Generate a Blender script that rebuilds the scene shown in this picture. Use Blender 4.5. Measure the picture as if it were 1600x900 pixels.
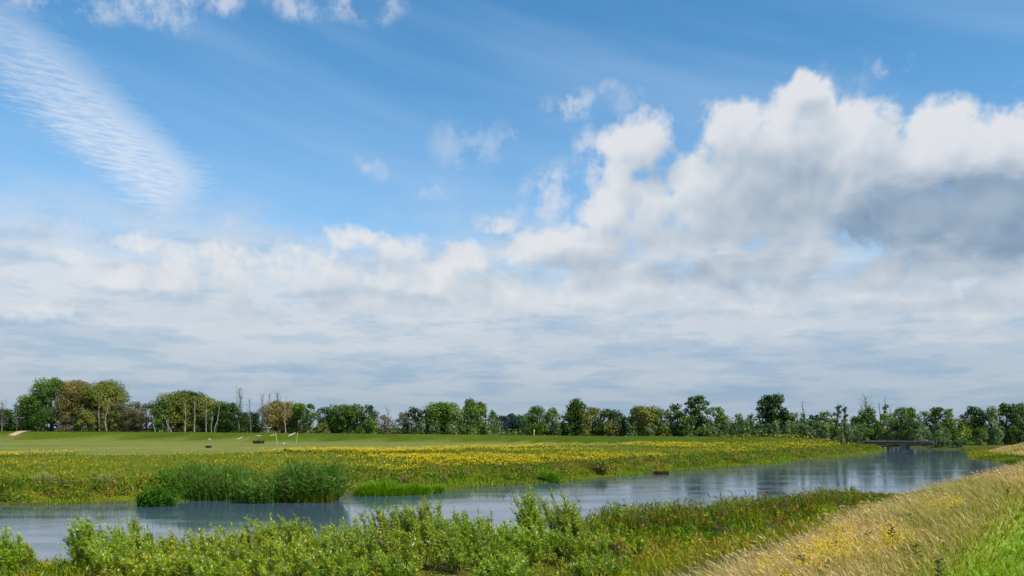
import bpy, bmesh, math, random
import numpy as np

for _o in list(bpy.data.objects):
    bpy.data.objects.remove(_o, do_unlink=True)
SC = bpy.context.scene
COL = SC.collection
PI = math.pi
R = math.radians

# ---------------------------------------------------------------- camera
EYE = 5.0            # metres above the river
FPX = 1331.0         # focal length in photo pixels (1600 wide)
HORIZ = 668.0        # photo row of the horizon
cam_data = bpy.data.cameras.new('camera')
cam_data.sensor_width = 36.0
cam_data.lens = FPX / 1600.0 * 36.0
cam_data.shift_y = (HORIZ - 450.0) / 1600.0
cam_data.clip_start = 0.2
cam_data.clip_end = 20000.0
cam = bpy.data.objects.new('camera', cam_data)
cam.location = (0, 0, EYE)
cam.rotation_euler = (R(90), 0, 0)
COL.objects.link(cam)
SC.camera = cam

# ---------------------------------------------------------------- exposure
SC.render.engine = 'CYCLES'
SC.view_settings.view_transform = 'Standard'
SC.view_settings.look = 'None'
SC.view_settings.exposure = 0.0
SC.view_settings.gamma = 1.0
SC.view_settings.use_curve_mapping = False
SC.cycles.max_bounces = 6
SC.cycles.use_adaptive_sampling = True
SC.cycles.adaptive_threshold = 0.02
SC.cycles.adaptive_min_samples = 8
SC.cycles.transparent_max_bounces = 6

# ---------------------------------------------------------------- sun
SUN_AZ = R(128.0)    # clockwise from +Y (view direction): right and behind the camera
SUN_EL = R(50.0)
sl = bpy.data.lights.new('sun', 'SUN')
sl.energy = 5.0
sl.angle = R(0.55)
sl.color = (1.0, 0.95, 0.86)
sun = bpy.data.objects.new('sun', sl)
sun.rotation_euler = (R(90) - SUN_EL, 0, PI - SUN_AZ)
COL.objects.link(sun)
# ---------------------------------------------------------------- sky and clouds (world)
W = bpy.data.worlds.new('World')
SC.world = W
W.use_nodes = True
NT = W.node_tree
NT.nodes.clear()

class S:
    """a node socket with arithmetic"""
    def __init__(self, sock, tree): self.s = sock; self.t = tree
    def _m(self, op, b=None, c=None, rev=False):
        n = self.t.nodes.new('ShaderNodeMath'); n.operation = op
        args = [self, b, c] if not rev else [b, self, c]
        for i, v in enumerate(args):
            if v is None: continue
            if isinstance(v, S): self.t.links.new(v.s, n.inputs[i])
            else: n.inputs[i].default_value = v
        return S(n.outputs[0], self.t)
    def __add__(s, o): return s._m('ADD', o)
    __radd__ = __add__
    def __sub__(s, o): return s._m('SUBTRACT', o)
    def __rsub__(s, o): return s._m('SUBTRACT', o, rev=True)
    def __mul__(s, o): return s._m('MULTIPLY', o)
    __rmul__ = __mul__
    def __truediv__(s, o): return s._m('DIVIDE', o)
    def __pow__(s, o): return s._m('POWER', o)
    def max(s, o): return s._m('MAXIMUM', o)
    def min(s, o): return s._m('MINIMUM', o)
    def smax(s, o, k): return s._m('SMOOTH_MAX', o, k)
    def f(s, op): return s._m(op)
    def step(s, a, b, lo=0.0, hi=1.0):
        n = s.t.nodes.new('ShaderNodeMapRange'); n.interpolation_type = 'SMOOTHSTEP'
        s.t.links.new(s.s, n.inputs[0])
        n.inputs[1].default_value = a; n.inputs[2].default_value = b
        n.inputs[3].default_value = lo; n.inputs[4].default_value = hi
        return S(n.outputs[0], s.t)
    def lin(s, a, b, lo=0.0, hi=1.0):
        n = s.t.nodes.new('ShaderNodeMapRange')
        s.t.links.new(s.s, n.inputs[0])
        n.inputs[1].default_value = a; n.inputs[2].default_value = b
        n.inputs[3].default_value = lo; n.inputs[4].default_value = hi
        return S(n.outputs[0], s.t)

def comb(t, x, y, z):
    n = t.nodes.new('ShaderNodeCombineXYZ')
    for i, v in enumerate((x, y, z)):
        if isinstance(v, S): t.links.new(v.s, n.inputs[i])
        else: n.inputs[i].default_value = v
    return S(n.outputs[0], t)
def vmath(t, op, a, b):
    n = t.nodes.new('ShaderNodeVectorMath'); n.operation = op
    for i, v in enumerate((a, b)):
        if v is None: continue
        if isinstance(v, S): t.links.new(v.s, n.inputs[i])
        else: n.inputs[i].default_value = v
    return S(n.outputs['Value'] if op in ('LENGTH', 'DOT_PRODUCT', 'DISTANCE') else n.outputs[0], t)
def noise(t, vec, scale, detail=6, rough=0.55, lac=2.0, dist=0.0):
    n = t.nodes.new('ShaderNodeTexNoise')
    t.links.new(vec.s, n.inputs['Vector'])
    n.inputs['Scale'].default_value = scale; n.inputs['Detail'].default_value = detail
    n.inputs['Roughness'].default_value = rough; n.inputs['Lacunarity'].default_value = lac
    n.inputs['Distortion'].default_value = dist
    return S(n.outputs[0], t)
def billow(t, vec, scale, detail=3, rough=0.5):
    n = t.nodes.new('ShaderNodeTexVoronoi'); n.feature = 'SMOOTH_F1'
    n.inputs['Smoothness'].default_value = 0.6
    t.links.new(vec.s, n.inputs['Vector'])
    n.inputs['Scale'].default_value = scale; n.inputs['Detail'].default_value = detail
    n.inputs['Roughness'].default_value = rough
    return S(n.outputs['Distance'], t)
def sep(t, v):
    n = t.nodes.new('ShaderNodeSeparateXYZ'); t.links.new(v.s, n.inputs[0])
    return [S(o, t) for o in n.outputs]
def srgb(r, g, b):
    return tuple(((c / 255.0) / 12.92 if c / 255.0 <= 0.04045 else ((c / 255.0 + 0.055) / 1.055) ** 2.4) for c in (r, g, b)) + (1.0,)
def mixc(t, fac, a, b):
    n = t.nodes.new('ShaderNodeMix'); n.data_type = 'RGBA'
    t.links.new(fac.s, n.inputs[0])
    for i, v in ((6, a), (7, b)):
        if isinstance(v, S): t.links.new(v.s, n.inputs[i])
        else: n.inputs[i].default_value = v
    return S(n.outputs[2], t)

def sky_ae(px, py):
    """compass angle and elevation (radians) of a spot in the sky seen at photo pixel px, py"""
    u = (px - 800) / FPX; v = (HORIZ - py) / FPX
    a = math.atan(u); return a, math.atan(v * math.cos(a))

# cloud heaps: (px, py, rx, ry, weight)
HEAPS = [
 (1008,218,58,40,1),(966,262,26,36,.8),(1000,322,85,48,1),(1142,203,58,44,1),(1120,300,75,52,.9),(1250,128,26,24,.9),
 (1250,178,52,48,.95),(1232,235,105,66,1.1),(1340,222,60,58,1),(1330,285,105,70,1.1),(1180,330,150,55,1.1),(1215,285,90,60,1.1),
 (1478,232,78,48,1.1),(1575,225,70,42,1.1),(1650,255,120,75,1.2),(1530,285,130,55,1.1),(1480,332,130,52,1.4),(1430,358,80,34,1.1),(1560,330,110,50,1.5),(1610,345,110,60,1.2),
 (1060,375,120,42,.75),(1255,400,78,34,.95),(1175,415,110,30,.85),(905,392,100,38,.85),(985,420,55,18,.7),(830,395,80,32,.5),
 (1500,405,130,34,.85),(1620,410,90,50,1),(1410,430,80,28,.65),(1340,350,90,36,.5),
 (560,372,110,26,.14),(625,395,65,32,.36),(735,408,62,32,.52),(770,350,46,28,.16),
 (205,388,60,26,.12),(330,412,130,30,.10),(440,404,120,34,.20),(540,428,170,36,.24),(120,412,80,18,.22),(250,440,160,34,.36),(420,440,200,30,.36),
 (700,445,200,36,.55),(600,480,140,22,.4),(850,470,160,26,.5),(1180,480,180,24,.5),(1480,470,160,30,.6),(330,480,110,20,.35),(90,490,100,18,.35),(1500,520,160,20,.4),(960,520,150,18,.3),(1020,450,200,34,.6),(1300,455,200,32,.6),
]
# thin shreds of cloud: (px, py, rx, ry, opacity)
WISPS = [(888,166,60,32,.58),(1395,102,32,17,.5),(672,288,50,26,.42),(735,215,80,52,.30),(795,212,22,18,.5),(577,262,22,22,.42),(945,150,30,18,.3),
 (885,310,80,60,.6),(930,250,50,60,.6),(975,160,40,24,.25),(120,360,36,30,.45),(334,342,34,20,.42),(60,380,80,30,.3),
 (60,-10,120,36,.6),(235,-2,100,40,.62),(335,-10,60,30,.6),(575,4,75,38,.5),(485,-10,70,34,.5),(805,325,50,26,.35),(20,440,90,50,.4),(1430,330,60,40,.0),(1310,120,60,40,.22)]
# bulk of the heavy cloud whose underside is grey: (px, py, rx, ry, amount)
GREY = [(1520,322,155,44,1.0),(1620,338,130,50,.95),(1405,350,105,30,.75),(1235,300,130,60,.42),(1190,345,120,40,.3),(1130,432,140,20,.4),
        (1480,395,120,18,.35),(1370,432,110,22,.35),(905,410,90,22,.28),(1000,548,170,26,.5),(1380,560,190,26,.6),(640,560,160,20,.3),(560,470,160,20,.22),
        (820,520,160,16,.25),(1450,480,150,16,.28),(300,480,200,20,.2),(120,540,200,20,.25),(700,380,50,30,.15),(1100,500,200,14,.22),(1600,560,150,20,.3)]

def heap_group(name, x0, x1):
    """large shapes of the heaps in one sector of the sky: coarse density at a sky angle"""
    g = bpy.data.node_groups.new(name, 'ShaderNodeTree')
    g.interface.new_socket('P', in_out='INPUT', socket_type='NodeSocketVector')
    g.interface.new_socket('D', in_out='OUTPUT', socket_type='NodeSocketFloat')
    gi = g.nodes.new('NodeGroupInput'); go = g.nodes.new('NodeGroupOutput')
    P = S(gi.outputs[0], g)
    acc = None
    for (x, y, rx, ry, w) in HEAPS:
        if x + rx * 1.7 + 40 < x0 or x - rx * 1.7 - 40 > x1: continue
        ca, ce = sky_ae(x, y)
        sx, sy = FPX / (rx * HEAP_R), FPX / (ry * HEAP_R)
        n = g.nodes.new('ShaderNodeVectorMath'); n.operation = 'MULTIPLY_ADD'
        g.links.new(P.s, n.inputs[0]); n.inputs[1].default_value = (sx, sy, 0); n.inputs[2].default_value = (-ca * sx, -ce * sy, 0)
        d = S(n.outputs[0], g)
        b = vmath(g, 'DOT_PRODUCT', d, d)._m('MULTIPLY_ADD', -1.0, w)
        acc = b if acc is None else acc.smax(b, 0.25)
    acc = acc.max(-1.5)
    g.links.new(acc.s, go.inputs[0])
    return g

def puff_group():
    """fine billows: coarse density + point -> density"""
    g = bpy.data.node_groups.new('cloud_puffs', 'ShaderNodeTree')
    g.interface.new_socket('P', in_out='INPUT', socket_type='NodeSocketVector')
    g.interface.new_socket('D', in_out='OUTPUT', socket_type='NodeSocketFloat')
    g.interface.new_socket('soft', in_out='OUTPUT', socket_type='NodeSocketFloat')
    gi = g.nodes.new('NodeGroupInput'); go = g.nodes.new('NodeGroupOutput')
    a, e, _ = sep(g, S(gi.outputs[0], g))
    q = comb(g, a.f('SINE'), a.f('COSINE'), e)
    b1 = (noise(g, q, 13, 0) - .5).f('ABSOLUTE')
    b2 = (noise(g, q, 29, 1) - .5).f('ABSOLUTE')
    b3 = (noise(g, q, 66, 1) - .5).f('ABSOLUTE')
    fb = noise(g, q, 24, 5, .58)
    D = (b1 * -1.5 + b2 * -1.3 + b3 * -.8 + .42) * PUFF + (fb - .5) * FLUFF
    g.links.new(D.s, go.inputs[0])
    sf_ = b1 * -2.0 + b2 * -1.6 + (noise(g, q, 19, 2, .5) - .5) * 2.0
    g.links.new(sf_.s, go.inputs[1])
    return g
PUFF, FLUFF = 1.2, 2.2

HEAP_R = 1.08
KBG = 0.11           # strength of the sky background
def build_sky():
    t = NT
    def rad(r, g, b):
        return tuple(c / KBG for c in srgb(r, g, b)[:3]) + (1.0,)
    tc = t.nodes.new('ShaderNodeTexCoord')
    x, y, z = sep(t, S(tc.outputs['Generated'], t))
    a = x._m('ARCTAN2', y)
    e = z.max(-0.999).min(0.999).f('ARCSINE')
    ep = e.max(0.0)
    P = comb(t, a, e, 0.0)
    sa, ca_ = a.f('SINE'), a.f('COSINE')
    q = comb(t, sa, ca_, e)

    sky = t.nodes.new('ShaderNodeTexSky'); sky.sky_type = 'NISHITA'; sky.sun_disc = False
    sky.sun_elevation = SUN_EL; sky.sun_rotation = SUN_AZ
    sky.altitude = 0; sky.air_density = 1.0; sky.dust_density = 0.3; sky.ozone_density = 3.0
    hs = t.nodes.new('ShaderNodeHueSaturation')
    hs.inputs['Hue'].default_value = SKY_HUE; hs.inputs['Saturation'].default_value = SKY_SAT; hs.inputs['Value'].default_value = SKY_VAL
    t.links.new(sky.outputs[0], hs.inputs['Color'])
    cur = S(hs.outputs[0], t)

    # high thin veil, long soft bands falling to the right
    vq = comb(t, sa + e * 1.4, ca_, e * 5.0 + sa * 1.3)
    veil = noise(t, vq, 2.3, 4, .5).step(.36, .74)
    low = e.step(.08, .42, 1.0, 0.0)
    cur = mixc(t, (veil * .34 + low * .34).min(.8), cur, rad(176, 205, 238))

    # rippled cirrus streak running down to the right
    a0, e0 = sky_ae(-60, 5); a1, e1 = sky_ae(308, 322)
    ux, uy = a1 - a0, e1 - e0; L = math.hypot(ux, uy); ux /= L; uy /= L
    rip = noise(t, comb(t, a * 1.0, e * 6.5 + a * .30, 0.0), 46, 4, .62)
    wv = noise(t, q, 9, 2, .5) - .5
    along = (a - a0) * ux + (e - e0) * uy + (rip - .5) * .06
    across = (a - a0) * (-uy) + (e - e0) * ux + wv * .02 + (rip - .5) * .045
    soft = across.f('ABSOLUTE').step(.012, .050, 1.0, 0.0)
    ends = along.step(-.16, .14) * along.step(L - .035, L + .012, 1.0, 0.0)
    tone = rip.step(.30, .68, .46, 1.0)
    body = along.step(0.0, L * .8, .55, .95)
    cur = mixc(t, (soft * ends * tone * body) * 1.0, cur, rad(212, 225, 242))

    # low grey-white deck thickening toward the horizon
    er = (ep + .03).f('SQRT')
    n1 = noise(t, comb(t, sa, ca_, er * 2.6), 8.0, 6, .58)
    n2 = noise(t, comb(t, sa, ca_, er * 3.4), 12.0, 5, .60)
    top = e + (n1 - .5) * .17 + sa * .02
    deck = top.step(.135, .262, .95, 0.0)
    lit = (n2.step(.36, .60) * .72 + n1.step(.36, .62) * .5).min(1.0)
    hz = e.step(.02, .16)
    dcol = mixc(t, hz, mixc(t, lit, rad(149, 175, 200), rad(186, 197, 209)), mixc(t, lit, rad(177, 198, 218), rad(218, 222, 227)))

    # grey undersides
    gp = comb(t, a + (noise(t, q, 6, 3, .55) - .5) * .12, e + (n1 - .5) * .07, 0.0)
    def grey(x0, x1):
        gacc = None
        for (gx, gy, rx, ry, w) in GREY:
            if gx + rx * 1.2 + 70 < x0 or gx - rx * 1.2 - 70 > x1: continue
            ca, ce = sky_ae(gx, gy)
            sx, sy = FPX / rx, FPX / ry
            n = t.nodes.new('ShaderNodeVectorMath'); n.operation = 'MULTIPLY_ADD'
            t.links.new(gp.s, n.inputs[0]); n.inputs[1].default_value = (sx, sy, 0); n.inputs[2].default_value = (-ca * sx, -ce * sy, 0)
            d = S(n.outputs[0], t)
            b = vmath(t, 'DOT_PRODUCT', d, d).step(0.0, 1.9, w, 0.0)
            gacc = b if gacc is None else gacc.smax(b, .1)
        return gacc
    haze = e.step(-.02, .09, .55, 0.0)

    # heaped clouds, lit from above, in sectors round the sky
    gp_ = puff_group()
    def use(grp, p, k=0):
        n = t.nodes.new('ShaderNodeGroup'); n.node_tree = grp
        t.links.new(p.s, n.inputs[0])
        return S(n.outputs[k], t) if k >= 0 else [S(o_, t) for o_ in n.outputs]
    w1 = noise(t, q, 9, 1, .5) - 0.5
    w2 = noise(t, vmath(t, 'ADD', q, (3.1, 7.7, 1.3)), 9, 1, .5) - 0.5
    pw = comb(t, a + w1 * 0.050, e + w2 * 0.040, 0.0)
    p2 = vmath(t, 'ADD', pw, (-0.012, 0.030, 0))
    n0, s0 = use(gp_, P, -1)
    nup = use(gp_, vmath(t, 'ADD', P, (-0.006, 0.015, 0)), 1)
    fade = e.step(.04, .17, .15, 1.0)
    def leaf(h0, h2, gacc, wisp=None):
        dc = mixc(t, gacc * .62, dcol, rad(140, 170, 200))
        under = mixc(t, deck, cur, dc)
        if wisp is not None:
            under = mixc(t, wisp * fluff, under, rad(214, 221, 232))
        D0 = h0 + n0
        cov = D0.step(*COV)
        relief = (s0 - nup) * RELIEF[0] + n0 * .10 + (h0 - h2) * RELIEF[1]
        light = (relief + LIGHT0 - D0.step(.2, 1.3) * .12).max(0.0).min(1.0)
        c1 = mixc(t, light.step(0.0, .5), rad(150, 172, 196), rad(196, 206, 217))
        ccol = mixc(t, light.step(.36, 1.0), c1, rad(229, 231, 235))
        shade = mixc(t, light.step(.15, .95), rad(116, 145, 173), rad(144, 168, 190))
        ccol = mixc(t, (gacc * 1.12 + gacc * n0 * -.25).max(0.0).min(.84), ccol, shade)
        col = mixc(t, (cov * fade).min(.97), under, ccol)
        col = mixc(t, haze, col, rad(146, 169, 190))
        b = t.nodes.new('ShaderNodeBackground'); b.inputs[1].default_value = KBG
        t.links.new(col.s, b.inputs[0])
        return b.outputs[0]
    fluff = noise(t, q, 30, 5, .62).step(.40, .66)
    pf = comb(t, a + w1 * 0.06, e + w2 * 0.05, 0.0)
    def wisps(x0, x1):
        acc = None
        for (gx, gy, rx, ry, w) in WISPS:
            if w == 0 or gx + rx + 40 < x0 or gx - rx - 40 > x1: continue
            ca, ce = sky_ae(gx, gy)
            sx, sy = FPX / rx, FPX / ry
            n = t.nodes.new('ShaderNodeVectorMath'); n.operation = 'MULTIPLY_ADD'
            t.links.new(pf.s, n.inputs[0]); n.inputs[1].default_value = (sx, sy, 0); n.inputs[2].default_value = (-ca * sx, -ce * sy, 0)
            d = S(n.outputs[0], t)
            b = vmath(t, 'DOT_PRODUCT', d, d).step(0.0, 1.0, w * 1.25, 0.0)
            acc = b if acc is None else acc.max(b)
        return acc
    cuts = [-200, 300, 560, 860, 1090, 1300, 1480, 1900]
    shader = None
    for i in range(len(cuts) - 1):
        grp = heap_group('cloud_sector', cuts[i], cuts[i + 1])
        lf = leaf(use(grp, pw), use(grp, p2), grey(cuts[i], cuts[i + 1]), wisps(cuts[i], cuts[i + 1]))
        if shader is None: shader = lf; continue
        m = t.nodes.new('ShaderNodeMixShader')
        t.links.new(a._m('GREATER_THAN', sky_ae(cuts[i], 300)[0]).s, m.inputs[0])
        t.links.new(shader, m.inputs[1]); t.links.new(lf, m.inputs[2])
        shader = m.outputs[0]
    # fair-weather heaps go on round the rest of the sky
    wq = comb(t, sa, ca_, e * 2.2)
    wild = noise(t, wq, 3.4, 2, .5).step(.47, .70, -1.3, .9)
    wild2 = noise(t, vmath(t, 'ADD', wq, (-0.012, 0, .06)), 3.4, 2, .5).step(.47, .70, -1.3, .9)
    lf = leaf(wild, wild2, n2.step(.45, .75, 0.0, .5))
    m = t.nodes.new('ShaderNodeMixShader')
    rest = a.f('ABSOLUTE')._m('GREATER_THAN', sky_ae(1720, 300)[0]).max(e._m('GREATER_THAN', .56))
    t.links.new(rest.s, m.inputs[0]); t.links.new(shader, m.inputs[1]); t.links.new(lf, m.inputs[2])
    o = t.nodes.new('ShaderNodeOutputWorld')
    t.links.new(m.outputs[0], o.inputs[0])
COV = (-.22, .78)
RELIEF = (.31, .40)
LIGHT0 = .63
SKY_HUE, SKY_SAT, SKY_VAL = 0.490, 1.26, 1.52
build_sky()
W.cycles.sampling_method = 'MANUAL'
W.cycles.sample_map_resolution = 512
# ---------------------------------------------------------------- helpers
RNG = np.random.default_rng(11)

def tag(o, label=None, cat=None, group=None, kind=None):
    if label: o['label'] = label
    if cat: o['category'] = cat
    if group: o['group'] = group
    if kind: o['kind'] = kind
    return o

def empty(name, loc, rz=0.0):
    o = bpy.data.objects.new(name, None)
    o.empty_display_size = 0.3
    o.location = loc; o.rotation_euler = (0, 0, rz)
    COL.objects.link(o)
    return o

def mesh_np(name, V, F, col=None, smooth=False):
    """V (n,3), F (m,3) or (m,4) arrays, col (n,3) point colours"""
    V = np.ascontiguousarray(V, dtype=np.float32); F = np.ascontiguousarray(F, dtype=np.int32)
    me = bpy.data.meshes.new(name)
    k = F.shape[1]
    me.vertices.add(len(V)); me.vertices.foreach_set('co', V.ravel())
    me.loops.add(F.size); me.loops.foreach_set('vertex_index', F.ravel())
    me.polygons.add(len(F)); me.polygons.foreach_set('loop_start', np.arange(0, F.size, k, dtype=np.int32))
    if smooth: me.polygons.foreach_set('use_smooth', np.ones(len(F), dtype=bool))
    me.update(calc_edges=True)
    if col is not None:
        at_ = me.color_attributes.new('tint', 'FLOAT_COLOR', 'POINT')
        c4 = np.ones((len(V), 4), dtype=np.float32); c4[:, :3] = col
        at_.data.foreach_set('color', c4.ravel())
    return me

def put(name, me, mat, parent=None):
    o = bpy.data.objects.new(name, me)
    COL.objects.link(o)
    if mat is not None:
        me.materials.append(mat)
    if parent is not None: o.parent = parent
    return o

def join_np(parts):
    """list of (V, F, col) with equal face size -> one"""
    Vs, Fs, Cs, n = [], [], [], 0
    for V, F, c in parts:
        Vs.append(V); Fs.append(F + n); Cs.append(np.broadcast_to(c, (len(V), 3))); n += len(V)
    return np.concatenate(Vs), np.concatenate(Fs), np.concatenate(Cs)

def hash2(ix, iy, seed):
    h = (ix.astype(np.int64) * 374761393 + iy.astype(np.int64) * 668265263 + seed * 974711) & 0xffffffff
    h = ((h ^ (h >> 13)) * 1274126177) & 0xffffffff
    return ((h ^ (h >> 16)) & 0xffff) / 65535.0
def vnoise(x, y, seed=0):
    ix = np.floor(x); iy = np.floor(y); fx = x - ix; fy = y - iy
    fx = fx * fx * (3 - 2 * fx); fy = fy * fy * (3 - 2 * fy)
    a = hash2(ix, iy, seed); b = hash2(ix + 1, iy, seed); c = hash2(ix, iy + 1, seed); d = hash2(ix + 1, iy + 1, seed)
    return (a * (1 - fx) + b * fx) * (1 - fy) + (c * (1 - fx) + d * fx) * fy
def fbm(x, y, scale, octv=4, seed=0):
    s = 0; amp = 1; tot = 0
    for i in range(octv):
        s = s + amp * vnoise(x / scale * 2 ** i, y / scale * 2 ** i, seed + i * 17); tot += amp; amp *= .55
    return s / tot
def sstep(x, a, b):
    t = np.clip((x - a) / (b - a), 0, 1); return t * t * (3 - 2 * t)

def poly_dist(P, X, Y):
    """signed distance to a polyline: positive to the LEFT of its direction"""
    P = np.asarray(P, float)
    best = np.full(X.shape, 1e18); sgn = np.zeros(X.shape)
    for i in range(len(P) - 1):
        ax, ay = P[i]; bx, by = P[i + 1]
        dx, dy = bx - ax, by - ay; L2 = dx * dx + dy * dy
        t = np.clip(((X - ax) * dx + (Y - ay) * dy) / L2, 0, 1)
        ex, ey = X - (ax + t * dx), Y - (ay + t * dy)
        d2 = ex * ex + ey * ey
        cr = dx * ey - dy * ex
        # prefer interior side test for ties
        m = d2 < best - 1e-9
        best = np.where(m, d2, best); sgn = np.where(m, np.sign(cr), sgn)
    return np.sqrt(best) * np.where(sgn == 0, 1, sgn)

def at(px, d):
    return (px - 800.0) / FPX * d

# ---------------------------------------------------------------- lie of the land
FAR_SHORE = [(-900, -90), (-300, 8), (-90, 43), (-33, 54.5), (-23.5, 57), (-13.5, 63.5), (-5.3, 69.5), (4.2, 78.5), (10, 86), (16.4, 94.5), (24, 104),
             (32.8, 114), (45, 132), (60, 152), (72, 168), (79, 180), (82, 190), (84, 202), (87, 222), (86, 242), (70, 300), (-120, 790)]
NEAR_SHORE = [(-900, -140), (-300, -40), (-60, 15), (-18, 29), (-5, 33.5), (5.8, 39), (17, 47), (26, 55), (37, 65), (52, 82), (64, 100), (70, 113), (71, 124),
              (75, 138), (81, 150), (88.5, 164), (96, 177), (100, 187), (99, 193), (94.5, 198), (96.5, 216), (99, 242), (84, 304), (-90, 800)]
CREST = [(-700, -330), (-160, -110), (-25, -30), (-6, -3), (2.0, 9.2), (10, 20.9), (22.5, 37.4), (42, 62), (62, 84), (80, 100), (85, 112), (87, 125), (90, 140), (96, 153), (105, 166), (128, 200), (170, 250), (400, 560)]
DIKE = [(-900, 380), (-300, 268), (-180, 247), (-100, 232), (0, 204), (26, 184), (50, 176), (66, 177), (80, 184)]
DIKE_Z = [(-900, 3.9), (-150, 3.9), (-100, 3.8), (0, 3.15), (26, 3.05), (50, 2.95), (66, 2.45), (80, 1.7)]
FLOWER_EDGE = [(-400, 50), (-64, 101), (-38, 113), (-19, 127), (0, 146), (26, 167), (50, 178), (90, 200)]

def land(X, Y):
    """height and helper distances at X, Y arrays"""
    X = np.asarray(X, float); Y = np.asarray(Y, float)
    wob = (fbm(X, Y, 7, 3, 5) - .5) * 2.6 + (fbm(X, Y, 1.6, 2, 9) - .5) * .8
    sf = poly_dist(FAR_SHORE, X, Y) + wob            # + = land beyond the river
    sn = -poly_dist(NEAR_SHORE, X, Y) + wob * .7     # + = land on our side
    cr = poly_dist(CREST, X, Y)                      # + = river side of our dike crest
    n1 = fbm(X, Y, 9, 4, 1) - .5
    n2 = fbm(X, Y, 2.2, 3, 2) - .5
    # far side
    zf = -1.2 + 1.35 * sstep(sf, -2.5, .4) + .85 * sstep(sf, .2, 4.0) + .55 * sstep(sf, 3, 16) + (n1 * .35 + n2 * .22) * sstep(sf, .5, 5) * (1 - .75 * sstep(sf, 40, 70))
    dk = np.abs(poly_dist(DIKE, X, Y))
    dz = np.interp(X, [p[0] for p in DIKE_Z], [p[1] for p in DIKE_Z])
    hump = np.clip((dz - 1.5), 0, None) * (1 - sstep(dk, 2.0, 9.5))
    zf = zf + hump * sstep(sf, 5, 14)
    # our side
    slope = 3.08 - np.clip(cr - .2, 0, None) * .36
    slope = np.where(cr < 0, 3.08 + .16 * np.tanh(-cr / 5), slope)
    berm = -1.2 + 1.3 * sstep(sn, -2.5, .3) + .4 * sstep(sn, 0, 5) + n2 * .12 * sstep(sn, .5, 3)
    k = .35
    zn = np.where(sn > -3, np.log(np.exp(np.clip(slope, -3, 9) / k) + np.exp(berm / k)) * k, -1.2)
    zn = zn + (n2 * .10 + n1 * .12) * sstep(sn, 3, 8)
    z = np.where(sf > -3, zf, np.where(sn > -3, zn, -1.2))
    return z, sf, sn, cr, dk

def landz(x, y):
    return float(land(np.array([x]), np.array([y]))[0][0])

def graded(a, b, step, lo, hi, grow):
    v = list(np.arange(a, b + step * .5, step)); s = step
    x = b
    while x < hi:
        s *= grow; x += s; v.append(x)
    s = step; x = a
    while x > lo:
        s *= grow; x -= s; v.insert(0, x)
    return np.array(v)

def lin(r, g, b):
    return np.array(srgb(r, g, b)[:3])

# ---------------------------------------------------------------- materials
def new_mat(name):
    m = bpy.data.materials.new(name); m.use_nodes = True
    t = m.node_tree; t.nodes.clear()
    o = t.nodes.new('ShaderNodeOutputMaterial')
    return m, t, o

def leaf_mat(name, transl=.32, gloss=.10, rough=.42, sat=1.0):
    """foliage: colour comes from each leaf's own tint"""
    m, t, o = new_mat(name)
    at_ = t.nodes.new('ShaderNodeVertexColor'); at_.layer_name = 'tint'
    d = t.nodes.new('ShaderNodeBsdfDiffuse'); tr = t.nodes.new('ShaderNodeBsdfTranslucent')
    h0 = t.nodes.new('ShaderNodeHueSaturation'); h0.inputs['Saturation'].default_value = sat
    t.links.new(at_.outputs[0], h0.inputs['Color']); t.links.new(h0.outputs[0], d.inputs[0])
    hs = t.nodes.new('ShaderNodeHueSaturation'); hs.inputs['Hue'].default_value = .488; hs.inputs['Saturation'].default_value = 1.12; hs.inputs['Value'].default_value = 1.35
    t.links.new(at_.outputs[0], hs.inputs['Color']); t.links.new(hs.outputs[0], tr.inputs[0])
    mx = t.nodes.new('ShaderNodeMixShader'); mx.inputs[0].default_value = transl
    t.links.new(d.outputs[0], mx.inputs[1]); t.links.new(tr.outputs[0], mx.inputs[2])
    out = mx.outputs[0]
    if gloss > 0:
        g = t.nodes.new('ShaderNodeBsdfGlossy'); g.inputs['Roughness'].default_value = rough
        g.inputs['Color'].default_value = (.9, .95, .9, 1)
        m2 = t.nodes.new('ShaderNodeMixShader'); m2.inputs[0].default_value = gloss
        t.links.new(out, m2.inputs[1]); t.links.new(g.outputs[0], m2.inputs[2]); out = m2.outputs[0]
    t.links.new(out, o.inputs[0])
    return m

def bark_mat(name, c1, c2, scale=6.0):
    m, t, o = new_mat(name)
    tc = t.nodes.new('ShaderNodeTexCoord')
    mp = t.nodes.new('ShaderNodeMapping'); mp.inputs['Scale'].default_value = (1, 1, .25)
    t.links.new(tc.outputs['Object'], mp.inputs[0])
    n = noise(t, S(mp.outputs[0], t), scale, 5, .65)
    c = mixc(t, n.step(.35, .65), c1, c2)
    p = t.nodes.new('ShaderNodeBsdfPrincipled'); p.inputs['Roughness'].default_value = .9
    p.inputs['Specular IOR Level'].default_value = .15
    t.links.new(c.s, p.inputs['Base Color'])
    b = t.nodes.new('ShaderNodeBump'); b.inputs['Strength'].default_value = .6; b.inputs['Distance'].default_value = .05
    t.links.new(n.s, b.inputs['Height']); t.links.new(b.outputs[0], p.inputs['Normal'])
    t.links.new(p.outputs[0], o.inputs[0])
    return m

M_LEAF = leaf_mat('tree_leaves', .24, 0, sat=.94)
M_WILLOW = leaf_mat('willow_leaves', .24, .05, .42, sat=1.25)
M_GRASS = leaf_mat('grass_blades', .30, .02, .5, sat=1.18)
M_DRY = leaf_mat('dry_grass_blades', .32, .02, .5)
M_FLOWER = leaf_mat('flower_petals', .30, 0)
M_BARK = bark_mat('brown_bark', srgb(70, 62, 50), srgb(112, 102, 86))
M_PALE = bark_mat('bleached_wood', srgb(110, 102, 88), srgb(162, 154, 140))
M_TWIG = bark_mat('willow_twigs', srgb(110, 100, 50), srgb(150, 120, 70), 20)

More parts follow.
